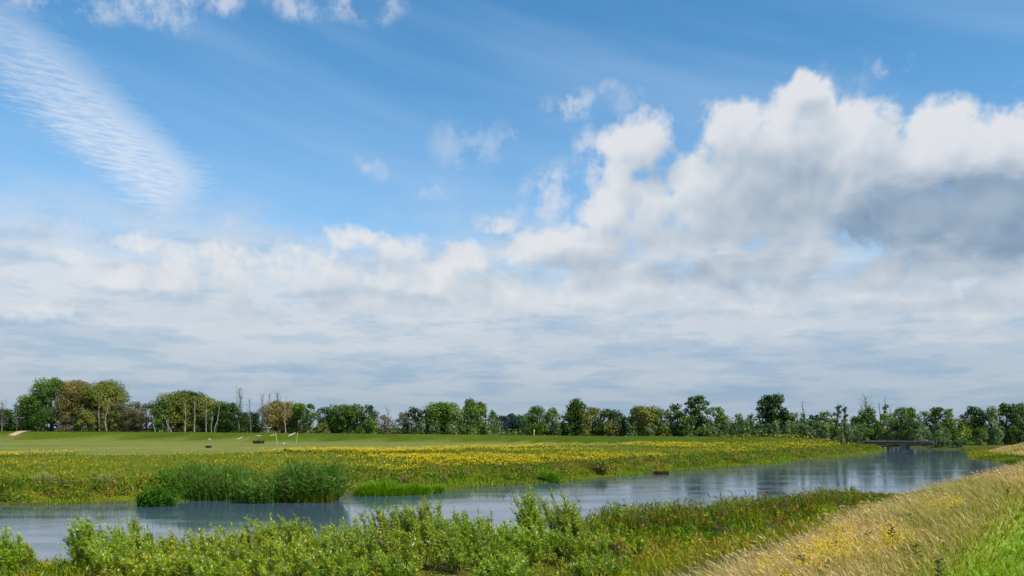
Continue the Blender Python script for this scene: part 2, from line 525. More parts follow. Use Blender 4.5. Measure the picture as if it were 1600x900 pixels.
# ---------------------------------------------------------------- ground sheet
def build_ground():
    xs = graded(-34, 62, .68, -5000, 5000, 1.045)
    ys = graded(4, 100, .68, -700, 9000, 1.04)
    gx, gy = np.meshgrid(xs, ys)
    X, Y = gx.ravel(), gy.ravel()
    z, sf, sn, cr, dk = land(X, Y)
    nx, ny = len(xs), len(ys)
    idx = np.arange(nx * ny).reshape(ny, nx)
    F = np.stack([idx[:-1, :-1], idx[:-1, 1:], idx[1:, 1:], idx[1:, :-1]], -1).reshape(-1, 4)
    V = np.stack([X, Y, z], -1)
    # what grows where
    n1 = fbm(X, Y, 22, 4, 31)[:, None]; n2 = fbm(X, Y, 5, 4, 32)[:, None]; n3 = fbm(X, Y, 60, 3, 33)[:, None]
    mead = lin(78, 94, 12) * (1 - n2) + lin(108, 110, 22) * n2
    n4 = fbm(X * .06 + Y * .02, Y, 5, 3, 34)[:, None]
    n1f = np.clip(n1 * .5 + (n4 - .5) * 1.5 + .25, 0, 1)
    fld = lin(92, 110, 40) * (1 - n1f) + lin(126, 124, 58) * n1f
    dike = lin(62, 82, 6) * (1 - n1) + lin(84, 96, 10) * n1
    wood = lin(62, 66, 34) * (1 - n2) + lin(84, 82, 44) * n2
    gold = lin(150, 132, 72) * (1 - n2) + lin(176, 152, 90) * n2
    mown = lin(92, 138, 22) * (1 - n2) + lin(122, 160, 34) * n2
    bermc = lin(66, 76, 26) * (1 - n2) + lin(92, 92, 36) * n2
    mud = lin(58, 52, 34) * np.ones_like(n2)
    fe = poly_dist(FLOWER_EDGE, X, Y) + (fbm(X, Y, 10, 3, 40) - .5) * 7
    col = mead.copy()
    def blend(c, w): 
        nonlocal col
        w = w[:, None]; col = col * (1 - w) + c * w
    blend(fld, sstep(fe, -1.5, 1.5) * (sf > 4))
    dkz = np.interp(X, [p[0] for p in DIKE_Z], [p[1] for p in DIKE_Z])
    blend(dike, (1 - sstep(dk, 8.2, 9.6)) * (sf > 4) * sstep(dkz, 1.7, 2.3))
    behind = poly_dist(DIKE, X, Y)
    blend(wood, sstep(behind, 8.5, 12) * (sf > 4))
    blend(bermc, (sn > -3) * sstep(cr, .8, 4.0))
    far_gold = sstep(Y, 75, 95) * 8
    blend(gold, (sn > -3) * (1 - sstep(cr - far_gold + (n2[:, 0] - .5) * 2, .6, 2.0)))
    blend(mown, (sn > -3) * (1 - sstep(cr + (n1[:, 0] - .5) * 2.0, -2.6, -1.5)))
    blend(mud, 1 - sstep(z, -.05, .22))
    me = mesh_np('ground', V, F, col, smooth=True)
    m, t, o = new_mat('turf_and_soil')
    a_ = t.nodes.new('ShaderNodeVertexColor'); a_.layer_name = 'tint'
    tc = t.nodes.new('ShaderNodeTexCoord'); ob = S(tc.outputs['Object'], t)
    na = noise(t, ob, 1.1, 6, .68); nb = noise(t, ob, .13, 4, .6); nc = noise(t, ob, 9.0, 3, .7)
    hs = t.nodes.new('ShaderNodeHueSaturation')
    t.links.new(a_.outputs[0], hs.inputs['Color'])
    t.links.new((na.lin(.3, .7, .72, 1.22) * nb.lin(.3, .7, .86, 1.14) * nc.lin(.3, .7, .82, 1.18)).s, hs.inputs['Value'])
    t.links.new(nb.lin(.35, .65, .488, .512).s, hs.inputs['Hue'])
    p = t.nodes.new('ShaderNodeBsdfPrincipled'); p.inputs['Roughness'].default_value = .95; p.inputs['Specular IOR Level'].default_value = .1
    t.links.new(hs.outputs[0], p.inputs['Base Color'])
    b = t.nodes.new('ShaderNodeBump'); b.inputs['Strength'].default_value = .8; b.inputs['Distance'].default_value = .12
    t.links.new((na * 1.0 + nc * .35).s, b.inputs['Height']); t.links.new(b.outputs[0], p.inputs['Normal'])
    t.links.new(p.outputs[0], o.inputs[0])
    g = put('ground', me, m); tag(g, kind='structure', label='grassy river plain with dikes on both sides')
build_ground()

# ---------------------------------------------------------------- river
def build_river():
    gx, gy = np.meshgrid(np.linspace(-900, 400, 27), np.linspace(-300, 800, 23))
    V = np.stack([gx.ravel(), gy.ravel(), np.zeros(gx.size)], -1)
    idx = np.arange(gx.size).reshape(gx.shape)
    F = np.stack([idx[:-1, :-1], idx[:-1, 1:], idx[1:, 1:], idx[1:, :-1]], -1).reshape(-1, 4)
    me = mesh_np('river', V, F, smooth=True)
    m, t, o = new_mat('river_water')
    geo = t.nodes.new('ShaderNodeNewGeometry'); pos = S(geo.outputs['Position'], t)
    mp = t.nodes.new('ShaderNodeMapping'); mp.inputs['Rotation'].default_value = (0, 0, R(-38)); t.links.new(pos.s, mp.inputs[0])
    q = S(mp.outputs[0], t)
    q2 = vmath(t, 'MULTIPLY', q, (.45, 1.5, 1))
    rip = noise(t, q2, 3.4, 3, .6)
    swell = noise(t, vmath(t, 'MULTIPLY', q, (.3, 1.0, 1)), .7, 2, .5)
    calm = noise(t, vmath(t, 'MULTIPLY', pos, (.16, .9, 1)), .30, 5, .6).step(.42, .60)
    h = rip * .5 + swell * .8
    p = t.nodes.new('ShaderNodeBsdfPrincipled')
    p.inputs['Base Color'].default_value = srgb(66, 84, 99)
    p.inputs['Roughness'].default_value = .06; p.inputs['IOR'].default_value = 1.33
    b = t.nodes.new('ShaderNodeBump'); b.inputs['Distance'].default_value = .05
    t.links.new((calm * .42 + .05).s, b.inputs['Strength'])
    t.links.new(h.s, b.inputs['Height']); t.links.new(b.outputs[0], p.inputs['Normal'])
    t.links.new(p.outputs[0], o.inputs[0])
    w = put('river', me, m); tag(w, kind='structure', label='wide calm river reflecting the cloudy sky')
build_river()
# ---------------------------------------------------------------- trees
def unit(v):
    return v / np.maximum(np.linalg.norm(v, axis=-1, keepdims=True), 1e-9)

def tube(pts, rad, sides=5):
    pts = np.asarray(pts, float); rad = np.asarray(rad, float); n = len(pts)
    d = np.gradient(pts, axis=0); d = unit(d)
    ref = np.where(np.abs(d[:, 2:3]) > .9, np.array([[1., 0, 0]]), np.array([[0, 0, 1.]]))
    u = unit(np.cross(d, ref)); v = np.cross(d, u)
    a = np.arange(sides) / sides * 2 * PI
    ring = (u[:, None, :] * np.cos(a)[None, :, None] + v[:, None, :] * np.sin(a)[None, :, None]) * rad[:, None, None]
    V = (pts[:, None, :] + ring).reshape(-1, 3)
    i = np.arange(n - 1)[:, None] * sides; j = np.arange(sides)[None, :]; k = (j + 1) % sides
    F = np.stack([i + j, i + k, i + sides + k, i + sides + j], -1).reshape(-1, 4)
    return V, F

def leaf_quads(pos, nrm, length, width, col, rng, along=None):
    """one rhombic leaf (two triangles) per point; along = optional leaf axis"""
    n = len(pos)
    nrm = unit(nrm)
    if along is None:
        along = rng.normal(size=(n, 3))
    t = unit(along - nrm * np.sum(along * nrm, 1, keepdims=True))
    b = np.cross(nrm, t)
    L = np.broadcast_to(length, (n,))[:, None]; Wd = np.broadcast_to(width, (n,))[:, None]
    V = np.stack([pos, pos + t * L * .45 + b * Wd * .5, pos + t * L, pos + t * L * .45 - b * Wd * .5], 1).reshape(-1, 3)
    F = np.arange(n * 4).reshape(n, 4)
    C = np.repeat(np.broadcast_to(col, (n, 3)), 4, axis=0)
    return V, F, C

def rand_dir(rng, n):
    return unit(rng.normal(size=(n, 3)))

PROF = {
 'round':  lambda t: np.sqrt(np.clip(1 - ((t - .48) / .54) ** 2, .02, 1)),
 'tall':   lambda t: np.clip(np.sqrt(np.clip(1 - ((t - .45) / .58) ** 2, .05, 1)), .3, 1),
 'column': lambda t: .75 + .25 * np.sin(t * 9) - .55 * t ** 3,
 'spread': lambda t: np.clip(.35 + .75 * t, 0, 1) * np.sqrt(np.clip(1 - ((t - .5) / .53) ** 2, .05, 1)) * 1.1,
 'cone':   lambda t: np.clip(1.05 - .85 * t, .12, 1),
 'dome':   lambda t: np.sqrt(np.clip(1 - t ** 2 * .96, .04, 1)),
}

def add_limb(parts, a, b, r0, r1, rng, sag=.12, seg=4, sides=4):
    a = np.asarray(a, float); b = np.asarray(b, float)
    t = np.linspace(0, 1, seg + 1)[:, None]
    p = a + (b - a) * t
    L = np.linalg.norm(b - a)
    p = p + (rng.normal(size=p.shape) * L * .04) * np.sin(t * PI)
    p[:, 2] += -np.sin(t[:, 0] * PI) * L * sag * .5
    V, F = tube(p, np.linspace(r0, r1, seg + 1), sides)
    parts.append((V, F, np.array([[.5, .5, .5]])))
    return p

def leafy(name, loc, H, Wd, prof, base, cols, seed, leaf=.40, dens=1.0, nl=None, lean=0.0, bare=0, trunk_r=None, bark=None, clump=1.0, updir=0.0, ragged=.25):
    """tree or bush: Empty > trunk (with limbs), crown"""
    rng = np.random.default_rng(seed)
    root = empty(name, loc)
    nl = nl or int(np.clip(H * Wd / 2.6, 14, 48))
    R0 = Wd / 2
    tr = trunk_r or (.035 * H + .06)
    top = H * (.80 if bare == 0 else 1.0)
    n = 7
    tt = np.linspace(0, 1, n)
    tp = np.stack([lean * H * tt ** 1.5 + np.cumsum(rng.normal(size=n)) * .02 * H * tt, np.cumsum(rng.normal(size=n)) * .02 * H * tt, -.4 + (top + .4) * tt], -1)
    wood = []
    V, F = tube(tp, tr * (1 - .85 * tt) + .02, 6); wood.append((V, F, np.array([[.5, .5, .5]])))
    lobes = []
    order = (np.arange(nl) + rng.random(nl)) / nl
    for i in range(nl):
        t = order[i] ** .85
        pr = float(PROF[prof](np.array(t)))
        ang = i * 2.399 + rng.normal() * .5
        rr = R0 * pr * (.15 + .85 * rng.random() ** .5) * .80
        lr = max(R0, H * .13) * (.20 + .36 * rng.random() ** 1.3) * (.6 + .4 * pr) * clump
        zc = H * base + (H - H * base) * t
        zc = min(zc, H - lr * (.75 - ragged * rng.random()))
        ax = np.interp(zc, tp[:, 2], tp[:, 0]); ay = np.interp(zc, tp[:, 2], tp[:, 1])
        c = np.array([ax + math.cos(ang) * rr, ay + math.sin(ang) * rr * .9, zc])
        lobes.append((c, lr))
        k = max(0, min(n - 1, int(np.searchsorted(tp[:, 2], zc - rr * .8)) - 1))
        if rr > R0 * .2:
            add_limb(wood, tp[k], c, tr * .35 * (1 - .5 * t), .03, rng)
    P, N, C, Lc = [], [], [], []
    cols = np.asarray(cols, float)
    for (c, lr) in lobes:
        m = int(dens * 10 * (lr / leaf) ** 2) + 10
        d = rand_dir(rng, m)
        d[:, 2] = np.where(d[:, 2] < -.5, d[:, 2] * .6, d[:, 2])
        rad = lr * (.45 + .62 * rng.random(m) ** .6)[:, None]
        stretch = np.array([1.0, 1.0, .82 + updir * .5])
        P.append(c + d * rad * stretch); N.append(d * 1.0 + rand_dir(rng, m) * .5 + np.array([0, 0, .15]))
        base_c = cols[rng.integers(len(cols))] * (.86 + .28 * rng.random())
        C.append(base_c * (.78 + .44 * rng.random((m, 1))) * (1 + .10 * rng.normal(size=(m, 3)) * np.array([1., .4, .8])))
    P = np.concatenate(P); N = np.concatenate(N); C = np.clip(np.concatenate(C), .002, .9)
    keep = P[:, 2] > .05
    P, N, C = P[keep], N[keep], C[keep]
    along = rng.normal(size=P.shape) + np.array([0, 0, updir * 2.2])
    sz = leaf * (.65 + .7 * rng.random(len(P)))
    V, F, CC = leaf_quads(P, N, sz * (1 + updir * .6), sz * (.85 - updir * .3), C, rng, along)
    for b in range(bare):        # bare twigs standing out of the crown
        a = tp[-1 - rng.integers(3)]
        e_ = a + np.array([rng.normal() * R0 * .5, rng.normal() * R0 * .4, (.10 + .16 * rng.random()) * H])
        p = add_limb(wood, a, e_, .06, .015, rng, sag=-.1)
    WV, WF, WC = join_np(wood)
    put('trunk', mesh_np('trunk', WV, WF, None, smooth=True), bark or M_BARK, root)
    put('crown', mesh_np('crown', V, F, CC), M_LEAF, root)
    return root

def dead_tree(name, loc, H, Wd, seed, bark, lean=0.0, nb=16, upright=.8, tr=None, low=.35):
    """bare dead tree: Empty > trunk, branches"""
    rng = np.random.default_rng(seed)
    root = empty(name, loc)
    tr = tr or (.012 * H + .07)
    n = 8; tt = np.linspace(0, 1, n)
    tp = np.stack([lean * H * tt + np.cumsum(rng.normal(size=n)) * .012 * H, np.cumsum(rng.normal(size=n)) * .012 * H, -.4 + (H * .93 + .4) * tt], -1)
    tp[0, :2] = 0
    V, F = tube(tp, tr * (1 - .8 * tt) + .015, 6)
    put('trunk', mesh_np('trunk', V, F, None, smooth=True), bark, root)
    nb = int(nb * 1.5)
    for i in range(nb):
        br = []
        t = low + (1 - low) * (i + rng.random()) / nb
        a = np.array([np.interp(t, tt, tp[:, k]) for k in range(3)])
        ang = i * 2.4 + rng.normal() * .6
        L = (Wd * .5) * (1.15 - .55 * t) * (.6 + .7 * rng.random())
        e_ = a + np.array([math.cos(ang) * L * (1.15 - upright * .6), math.sin(ang) * L * .7, L * (upright * 1.5 * (.6 + .6 * rng.random()))])
        p = add_limb(br, a, e_, tr * (.42 - .25 * t), .022, rng, sag=.25, seg=4)
        for k in range(3):
            q = p[1 + rng.integers(len(p) - 1)]
            w = q + np.array([rng.normal() * .3, rng.normal() * .3, .35 + .5 * rng.random()]) * L * .55
            add_limb(br, q, w, .035, .013, rng, sag=.1, seg=2, sides=3)
        BV, BF, BC = join_np(br)
        put('branch', mesh_np('branch', BV, BF, None, smooth=True), bark, root)
    return root

# leaf colours (linear reflectance); the far set has haze mixed in
G_DARK = [lin(55, 80, 30), lin(70, 95, 36), lin(48, 72, 36)]
G_MID = [lin(85, 114, 38), lin(102, 128, 45), lin(73, 101, 41)]
G_OLIVE = [lin(111, 118, 45), lin(126, 128, 53), lin(97, 110, 44)]
G_BROWN = [lin(130, 116, 61), lin(117, 110, 53), lin(138, 126, 65)]
G_WILL = [lin(104, 129, 71), lin(126, 143, 85), lin(85, 113, 55)]
G_GREY = [lin(97, 121, 75), lin(117, 137, 90), lin(81, 105, 63)]
G_BRIGHT = [lin(119, 147, 47), lin(138, 160, 61), lin(99, 131, 41)]
G_FAR_HAZE = [lin(67, 85, 78), lin(79, 96, 83), lin(60, 76, 75)]  # blue of distant air painted into the leaves, no haze is built
G_TWIG = [lin(106, 100, 70), lin(120, 112, 80), lin(94, 98, 60)]

def tdist(px):
    return float(np.interp(px, [0, 226, 400, 800, 1000, 1180, 1300, 1400, 1500, 1600], [262, 252, 246, 222, 203, 195, 197, 214, 222, 226]))

_seed = [100]
def tree(px, top, wpx, kind, label, dd=0.0, name='tree', group=None, **kw):
    d = tdist(px) + dd
    x = at(px, d); z = landz(x, d)
    for _ in range(12):
        if z > .45: break
        d += 3; x = at(px, d); z = landz(x, d)
    H = EYE + (HORIZ - top) * d / FPX - z
    Wd = wpx * d / FPX * (1.4 if kind not in ('dead', 'deadpale', 'ivy', 'grey', 'bush') else 1.0)
    _seed[0] += 1
    sd = _seed[0]
    loc = (x, d, z)
    K = {
     'poplar': dict(prof='tall', base=.22, cols=G_MID, leaf=.40, clump=.95),
     'brown':  dict(prof='tall', base=.25, cols=G_BROWN, leaf=.36, dens=.95),
     'olive':  dict(prof='tall', base=.2, cols=G_OLIVE, leaf=.38),
     'round':  dict(prof='round', base=.12, cols=G_MID),
     'dark':   dict(prof='round', base=.10, cols=G_DARK),
     'willow': dict(prof='cone', base=.05, cols=G_WILL, updir=.55, clump=.9),
     'grey':   dict(prof='dome', base=.04, cols=G_GREY, updir=.5),
     'spread': dict(prof='spread', base=.30, cols=G_MID, clump=.72, ragged=.1, dens=1.1),
     'ivy':    dict(prof='column', base=.03, cols=G_DARK, bare=7, leaf=.36, clump=1.25),
     'twiggy': dict(prof='round', base=.08, cols=G_TWIG, leaf=.30, dens=.62),
     'bush':   dict(prof='dome', base=.0, cols=G_BRIGHT, leaf=.36),
     'far':    dict(prof='round', base=.05, cols=G_FAR_HAZE, leaf=.7),
    }
    if kind in ('dead', 'deadpale'):
        o = dead_tree(name if name != 'tree' else 'dead_tree', loc, H, Wd, sd, M_PALE if kind == 'deadpale' else M_GREYWOOD, **kw)
        cat = 'dead tree'
    else:
        a = dict(K[kind]); a.update(kw)
        o = leafy(name, loc, H, Wd, seed=sd, **a)
        cat = 'bush' if name in ('bush', 'willow_scrub') else 'tree'
    tag(o, label, cat, group)
    return o
M_GREYWOOD = bark_mat('grey_dead_wood', srgb(96, 90, 82), srgb(142, 134, 122))

TREES = [
 # px, top, width, kind, label, extra
 (4, 626, 26, 'dead', 'thin grey bare tree at the left edge of the wood', dict(nb=22)),
 (24, 634, 24, 'dead', 'second grey bare tree from the left edge', dict(nb=22)),
 (10, 640, 34, 'dark', 'low dark tree at the far left end of the wood', dict(dd=6)),
 (44, 618, 36, 'round', 'mid green tree just left of the tallest poplar', dict(dd=4)),
 (62, 642, 28, 'bush', 'bright green low tree at the foot of the tallest poplar', dict(dd=-3, name='bush')),
 (80, 592, 58, 'poplar', 'tallest green poplar with gaps in its crown, far left', dict(dens=.85, clump=.8, base=.2)),
 (119, 596, 44, 'brown', 'brownish poplar right beside the tallest green poplar', dict()),
 (152, 597, 56, 'olive', 'olive domed poplar at right of the tall left group', dict()),
 (172, 630, 28, 'olive', 'lower olive tree at the right foot of the tall left group', dict(dd=-3)),
 (106, 650, 30, 'twiggy', 'low twiggy brown tree under the brownish poplar', dict(dd=-4)),
 (138, 642, 30, 'olive', 'small yellow green tree in front of the olive poplar', dict(dd=-5)),
 (155, 608, 16, 'deadpale', 'tall pale dead trunk in front of the olive poplar', dict(dd=-6, nb=8)),
 (165, 616, 14, 'deadpale', 'pale dead trunk right of the tall one by the olive poplar', dict(dd=-6, nb=7)),
 (129, 628, 10, 'deadpale', 'slim pale trunk between the brownish and olive poplars', dict(dd=-6, nb=5)),
 (192, 630, 30, 'twiggy', 'brown twiggy tree left in the gap between the tall groups', dict()),
 (210, 628, 30, 'twiggy', 'brown twiggy tree in the middle of the gap between tall groups', dict(dd=4)),
 (228, 631, 24, 'twiggy', 'brown twiggy tree right in the gap between the tall groups', dict(dd=2)),
 (200, 646, 40, 'dark', 'dark low tree behind the brown twiggy trees', dict(dd=10)),
 (252, 626, 30, 'round', 'green tree at the left end of the domed grove', dict()),
 (276, 614, 44, 'olive', 'yellowish green tree in the left half of the domed grove', dict(dd=3)),
 (296, 613, 44, 'poplar', 'dark topped tree at the crest of the domed grove', dict(dd=8, cols=G_DARK)),
 (318, 620, 40, 'olive', 'olive tree behind the white trunks of the domed grove', dict(dd=5)),
 (342, 627, 30, 'round', 'green tree at the right end of the domed grove', dict(dd=2)),
 (363, 630, 34, 'dark', 'round dark green tree right of the domed grove', dict()),
 (247, 645, 8, 'deadpale', 'first white trunk from the left before the domed grove', dict(dd=-5, nb=4, lean=-.08)),
 (262, 650, 8, 'deadpale', 'second white trunk from the left before the domed grove', dict(dd=-5, nb=4)),
 (276, 645, 12, 'deadpale', 'white trunk leaning left low before the domed grove', dict(dd=-6, nb=4, lean=-.45)),
 (291, 619, 14, 'deadpale', 'tall white trunk in the middle of the domed grove', dict(dd=-5, nb=7, lean=-.05)),
 (305, 620, 12, 'deadpale', 'straight white trunk just right of the grove middle', dict(dd=-5, nb=6)),
 (322, 622, 10, 'deadpale', 'white trunk with few branches in the right half of the grove', dict(dd=-5, nb=5)),
 (330, 640, 16, 'deadpale', 'forked short white trunk near the right end of the grove', dict(dd=-6, nb=5)),
 (333, 628, 12, 'deadpale', 'white trunk leaning right at the right end of the grove', dict(dd=-5, nb=4, lean=.22)),
 (375, 603, 24, 'dead', 'tallest bare grey tree, alone above the wood', dict(nb=26, low=.45)),
 (391, 620, 14, 'dead', 'slender bare tree between the tallest bare ones', dict(nb=16)),
 (409, 612, 18, 'deadpale', 'left one of the twin bare pale trees', dict(nb=20)),
 (419, 612, 18, 'deadpale', 'right one of the twin bare pale trees', dict(nb=20, dd=-3)),
 (437, 612, 22, 'dead', 'bare grey top rising above the brown olive tree', dict(nb=22, low=.5)),
 (449, 624, 14, 'deadpale', 'pale straight dead trunk before the brown olive tree', dict(dd=-5, nb=6)),
 (442, 628, 44, 'brown', 'brown olive tree right of the twin bare trees', dict(dd=4, prof='round')),
 (392, 645, 34, 'dark', 'low dark tree under the slender bare tree', dict(dd=8)),
 (464, 631, 30, 'round', 'small green tree right of the brown olive tree', dict(dd=4)),
 (482, 631, 34, 'spread', 'green tree with a visible pale bole left of the dark pointed tree', dict(bark=1)),
 (506, 637, 26, 'dark', 'dark pointed tree between two lighter crowns', dict(dd=4)),
 (508, 640, 12, 'deadpale', 'pale dead stub in front of the dark pointed tree', dict(dd=-3, nb=5)),
 (538, 633, 42, 'spread', 'umbrella shaped open crowned tree left of centre', dict()),
 (560, 632, 26, 'round', 'narrow green tree right beside the umbrella shaped tree', dict(dd=3, base=.2)),
 (577, 633, 24, 'poplar', 'slim two topped tree above the round green bush', dict(cols=G_DARK)),
 (530, 648, 36, 'dark', 'dark low tree behind the umbrella shaped tree', dict(dd=9)),
 (574, 655, 44, 'bush', 'round green bush on the dike foot left of centre', dict(dd=-4, name='bush', cols=G_MID)),
 (505, 660, 30, 'bush', 'yellow green low bush under the dark pointed tree', dict(dd=-4, name='bush', cols=G_OLIVE)),
 (603, 648, 24, 'twiggy', 'thin twiggy tree with sky showing through, left of centre', dict(dens=.5)),
 (607, 636, 18, 'dead', 'bare fine twigged tree above the thin twiggy one', dict(nb=14)),
 (628, 644, 22, 'twiggy', 'brown ivy covered stump like tree left of centre', dict(dens=1.0)),
 (641, 655, 12, 'deadpale', 'short pale broken trunk right of the brown stump like tree', dict(dd=-3, nb=6)),
 (650, 637, 28, 'round', 'green square topped tree left of the dense dark grove', dict(cols=G_DARK)),
 (668, 642, 22, 'dark', 'small dark tree touching the dense grove on its left', dict()),
 (690, 630, 46, 'dark', 'left big tree of the dense dark green grove', dict(cols=G_MID, dd=2)),
 (714, 640, 34, 'willow', 'pale willow in the middle of the dense grove', dict(dd=-3)),
 (736, 627, 38, 'willow', 'tall pointed willow in the dense grove', dict(cols=G_MID)),
 (755, 630, 32, 'willow', 'pointed willow right of the tallest in the dense grove', dict(cols=G_MID, dd=2)),
 (768, 642, 26, 'willow', 'lower willow at the right end of the dense grove', dict(dd=-2)),
 (655, 660, 26, 'grey', 'low grey green bush at the left foot of the dense grove', dict(dd=-5, name='bush')),
 (676, 661, 22, 'grey', 'low grey green bush under the dark left grove tree', dict(dd=-5, name='bush')),
 (786, 650, 20, 'far', 'distant bluish tree at the left of the gap in the wood', dict(dd=160)),
 (799, 647, 22, 'far', 'distant bluish tree in the middle of the gap in the wood', dict(dd=165)),
 (812, 649, 22, 'far', 'distant bluish tree right of the middle of the gap', dict(dd=160)),
 (827, 650, 20, 'far', 'distant bluish tree at the right of the gap in the wood', dict(dd=165)),
 (836, 636, 34, 'round', 'tree with rounded top right of the gap in the wood', dict()),
 (860, 637, 28, 'round', 'paler green tree between the gap and the tall pointed grove', dict(cols=G_WILL, dd=2)),
 (891, 626, 44, 'willow', 'tall many pointed dark tree right of centre', dict(cols=G_DARK, updir=.5)),
 (905, 632, 26, 'willow', 'pointed tree leaning on the many pointed dark tree', dict(cols=G_MID)),
 (926, 637, 34, 'olive', 'yellow green sloping tree right of the many pointed one', dict(prof='round')),
 (952, 641, 36, 'dark', 'dark blue green bushy tree right of the sloping one', dict()),
 (964, 652, 18, 'twiggy', 'reddish brown dying tree beside the dark bushy one', dict(dd=-2)),
 (979, 650, 26, 'dark', 'low dark tree left of the round domed tree', dict(dd=3)),
 (1006, 635, 44, 'spread', 'round domed tree with open lower branches', dict(cols=G_OLIVE, base=.22, clump=.85)),
 (1030, 640, 26, 'round', 'green tree just right of the round domed tree', dict(cols=G_OLIVE)),
 (1046, 638, 20, 'round', 'small tree filling the gap before the tall clump', dict(cols=G_WILL, dd=4)),
 (1061, 632, 26, 'dark', 'left stepped top of the tall clump right of centre', dict(prof='tall')),
 (1081, 626, 24, 'dark', 'second stepped top of the tall clump right of centre', dict(prof='tall', dd=3)),
 (1098, 618, 34, 'spread', 'highest tufted top of the tall clump right of centre', dict(cols=G_DARK, base=.25, dens=1.2)),
 (1116, 636, 28, 'round', 'rounded right shoulder of the tall clump right of centre', dict(cols=G_MID)),
 (1078, 650, 40, 'bush', 'dense dark green bush before the tall clump', dict(dd=-4, name='bush', cols=G_MID, prof='round')),
 (870, 664, 24, 'grey', 'grey green bush under the paler tree right of the gap', dict(dd=-4, name='bush')),
 (915, 662, 30, 'bush', 'olive bush under the sloping yellow green tree', dict(dd=-4, name='bush', cols=G_OLIVE)),
 (955, 663, 30, 'bush', 'olive bush before the dark bushy tree', dict(dd=-4, name='bush', cols=G_OLIVE)),
 (985, 664, 24, 'grey', 'grey green bush left of the round domed tree', dict(dd=-4, name='bush')),
 (1015, 662, 26, 'grey', 'grey green bush under the round domed tree', dict(dd=-4, name='bush')),
 (1040, 664, 22, 'bush', 'olive bush between the domed tree and the tall clump', dict(dd=-4, name='bush', cols=G_OLIVE)),
 (1134, 649, 26, 'twiggy', 'twiggy brownish tree right of the tall clump', dict(dens=.9)),
 (1152, 647, 22, 'willow', 'feathery grey green tree left of the big irregular tree', dict()),
 (1172, 648, 26, 'willow', 'feathery grey green tree touching the big irregular tree', dict()),
 (1207, 616, 44, 'spread', 'big irregular dark tree with arms reaching left', dict(cols=G_DARK, base=.3, clump=.62, dens=1.2)),
 (1190, 636, 26, 'spread', 'outreaching dark arm tree left of the big irregular one', dict(cols=G_DARK, base=.35, clump=.8)),
 (1222, 644, 44, 'dark', 'dark bulky tree at the right foot of the irregular tree', dict(dd=3)),
 (1247, 645, 28, 'spread', 'small open tree right of the big irregular tree', dict(cols=G_WILL, base=.25)),
 (1262, 623, 10, 'dead', 'bare leaning pole above the small open tree', dict(nb=7, lean=-.12, low=.6)),
 (1272, 648, 24, 'dark', 'dark round tree under the bare leaning pole', dict()),
 (1290, 644, 28, 'dark', 'dark round tree left of the ivy column', dict(cols=G_MID)),
 (1307, 632, 18, 'ivy', 'ivy clad column tree with bare twigs on top', dict()),
 (1321, 636, 13, 'ivy', 'thinner ivy clad column right of the tall ivy column', dict()),
 (1352, 620, 30, 'dead', 'large bare crowned tree right of the ivy columns', dict(nb=26, low=.45)),
 (1350, 636, 30, 'ivy', 'broad ivy clad tree below the large bare crown', dict(bare=4, cols=G_MID)),
 (1371, 625, 10, 'dead', 'straight bare pole left of the shaggy ivy tree', dict(nb=9)),
 (1379, 632, 17, 'ivy', 'shaggy ivy tree with ragged bare top', dict()),
 (1340, 650, 26, 'dark', 'low dark tree behind the broad ivy clad tree', dict(dd=8)),
 (1362, 648, 30, 'dark', 'dark tree seen behind the straight bare pole', dict(dd=26)),
 (1388, 647, 30, 'round', 'green tree filling the wood left above the bridge pier', dict(dd=14)),
 (1395, 633, 12, 'dead', 'short bare twigs left of the bridge pier wood', dict(nb=9)),
 (1408, 637, 34, 'round', 'grey green tree straight above the bridge pier', dict(cols=G_WILL)),
 (1426, 638, 26, 'willow', 'pointed tree just right above the bridge pier', dict(cols=G_MID)),
 (1442, 643, 24, 'round', 'round tree above the right end of the bridge', dict(cols=G_GREY)),
 (1463, 637, 32, 'spread', 'dark broken topped tree right of the bridge', dict(cols=G_DARK, base=.2)),
 (1480, 640, 28, 'willow', 'sloping tree right of the dark broken topped one', dict(cols=G_MID)),
 (1499, 654, 26, 'round', 'low olive tree in the dip right of the bridge', dict(cols=G_OLIVE)),
 (1517, 636, 30, 'dark', 'dark tree rising right of the dip', dict()),
 (1532, 642, 24, 'round', 'green tree between the dark riser and the pale willow', dict(cols=G_MID)),
 (1546, 637, 28, 'willow', 'pale pointed willow near the right edge', dict(dd=-3)),
 (1572, 631, 30, 'dark', 'tall dark tree second from the right edge', dict(prof='tall')),
 (1592, 632, 34, 'willow', 'tall grey willow at the right edge', dict(cols=G_GREY)),
 (1614, 633, 34, 'dark', 'dark tree cut off by the right edge', dict()),
 (1400, 660, 40, 'grey', 'brownish low trees behind the bridge deck', dict(dd=-2, cols=G_TWIG, name='bush')),
 (1436, 662, 36, 'grey', 'grey bushy willow behind the right half of the bridge', dict(dd=-4, name='bush')),
 (1470, 664, 32, 'grey', 'grey bushy willow right of the bridge end', dict(dd=-6, name='bush')),
 (1505, 667, 30, 'bush', 'light green bush in the dip right of the bridge', dict(dd=-8, name='bush')),
 (1530, 668, 28, 'bush', 'light green bush beside the golden far bank', dict(dd=-8, name='bush', cols=G_WILL)),
 (1556, 670, 24, 'grey', 'dark grey bush above the golden far bank', dict(dd=-8, name='bush')),
 (1470, 686, 34, 'grey', 'sprawling grey green bush at the right end of the bridge deck', dict(dd=-24, name='bush')),
 (1500, 686, 26, 'grey', 'sprawling grey green bush between bridge and golden bank', dict(dd=-26, name='bush')),
 (1445, 688, 16, 'grey', 'small grey bush where the bridge deck ends', dict(dd=-19, name='bush')),
]
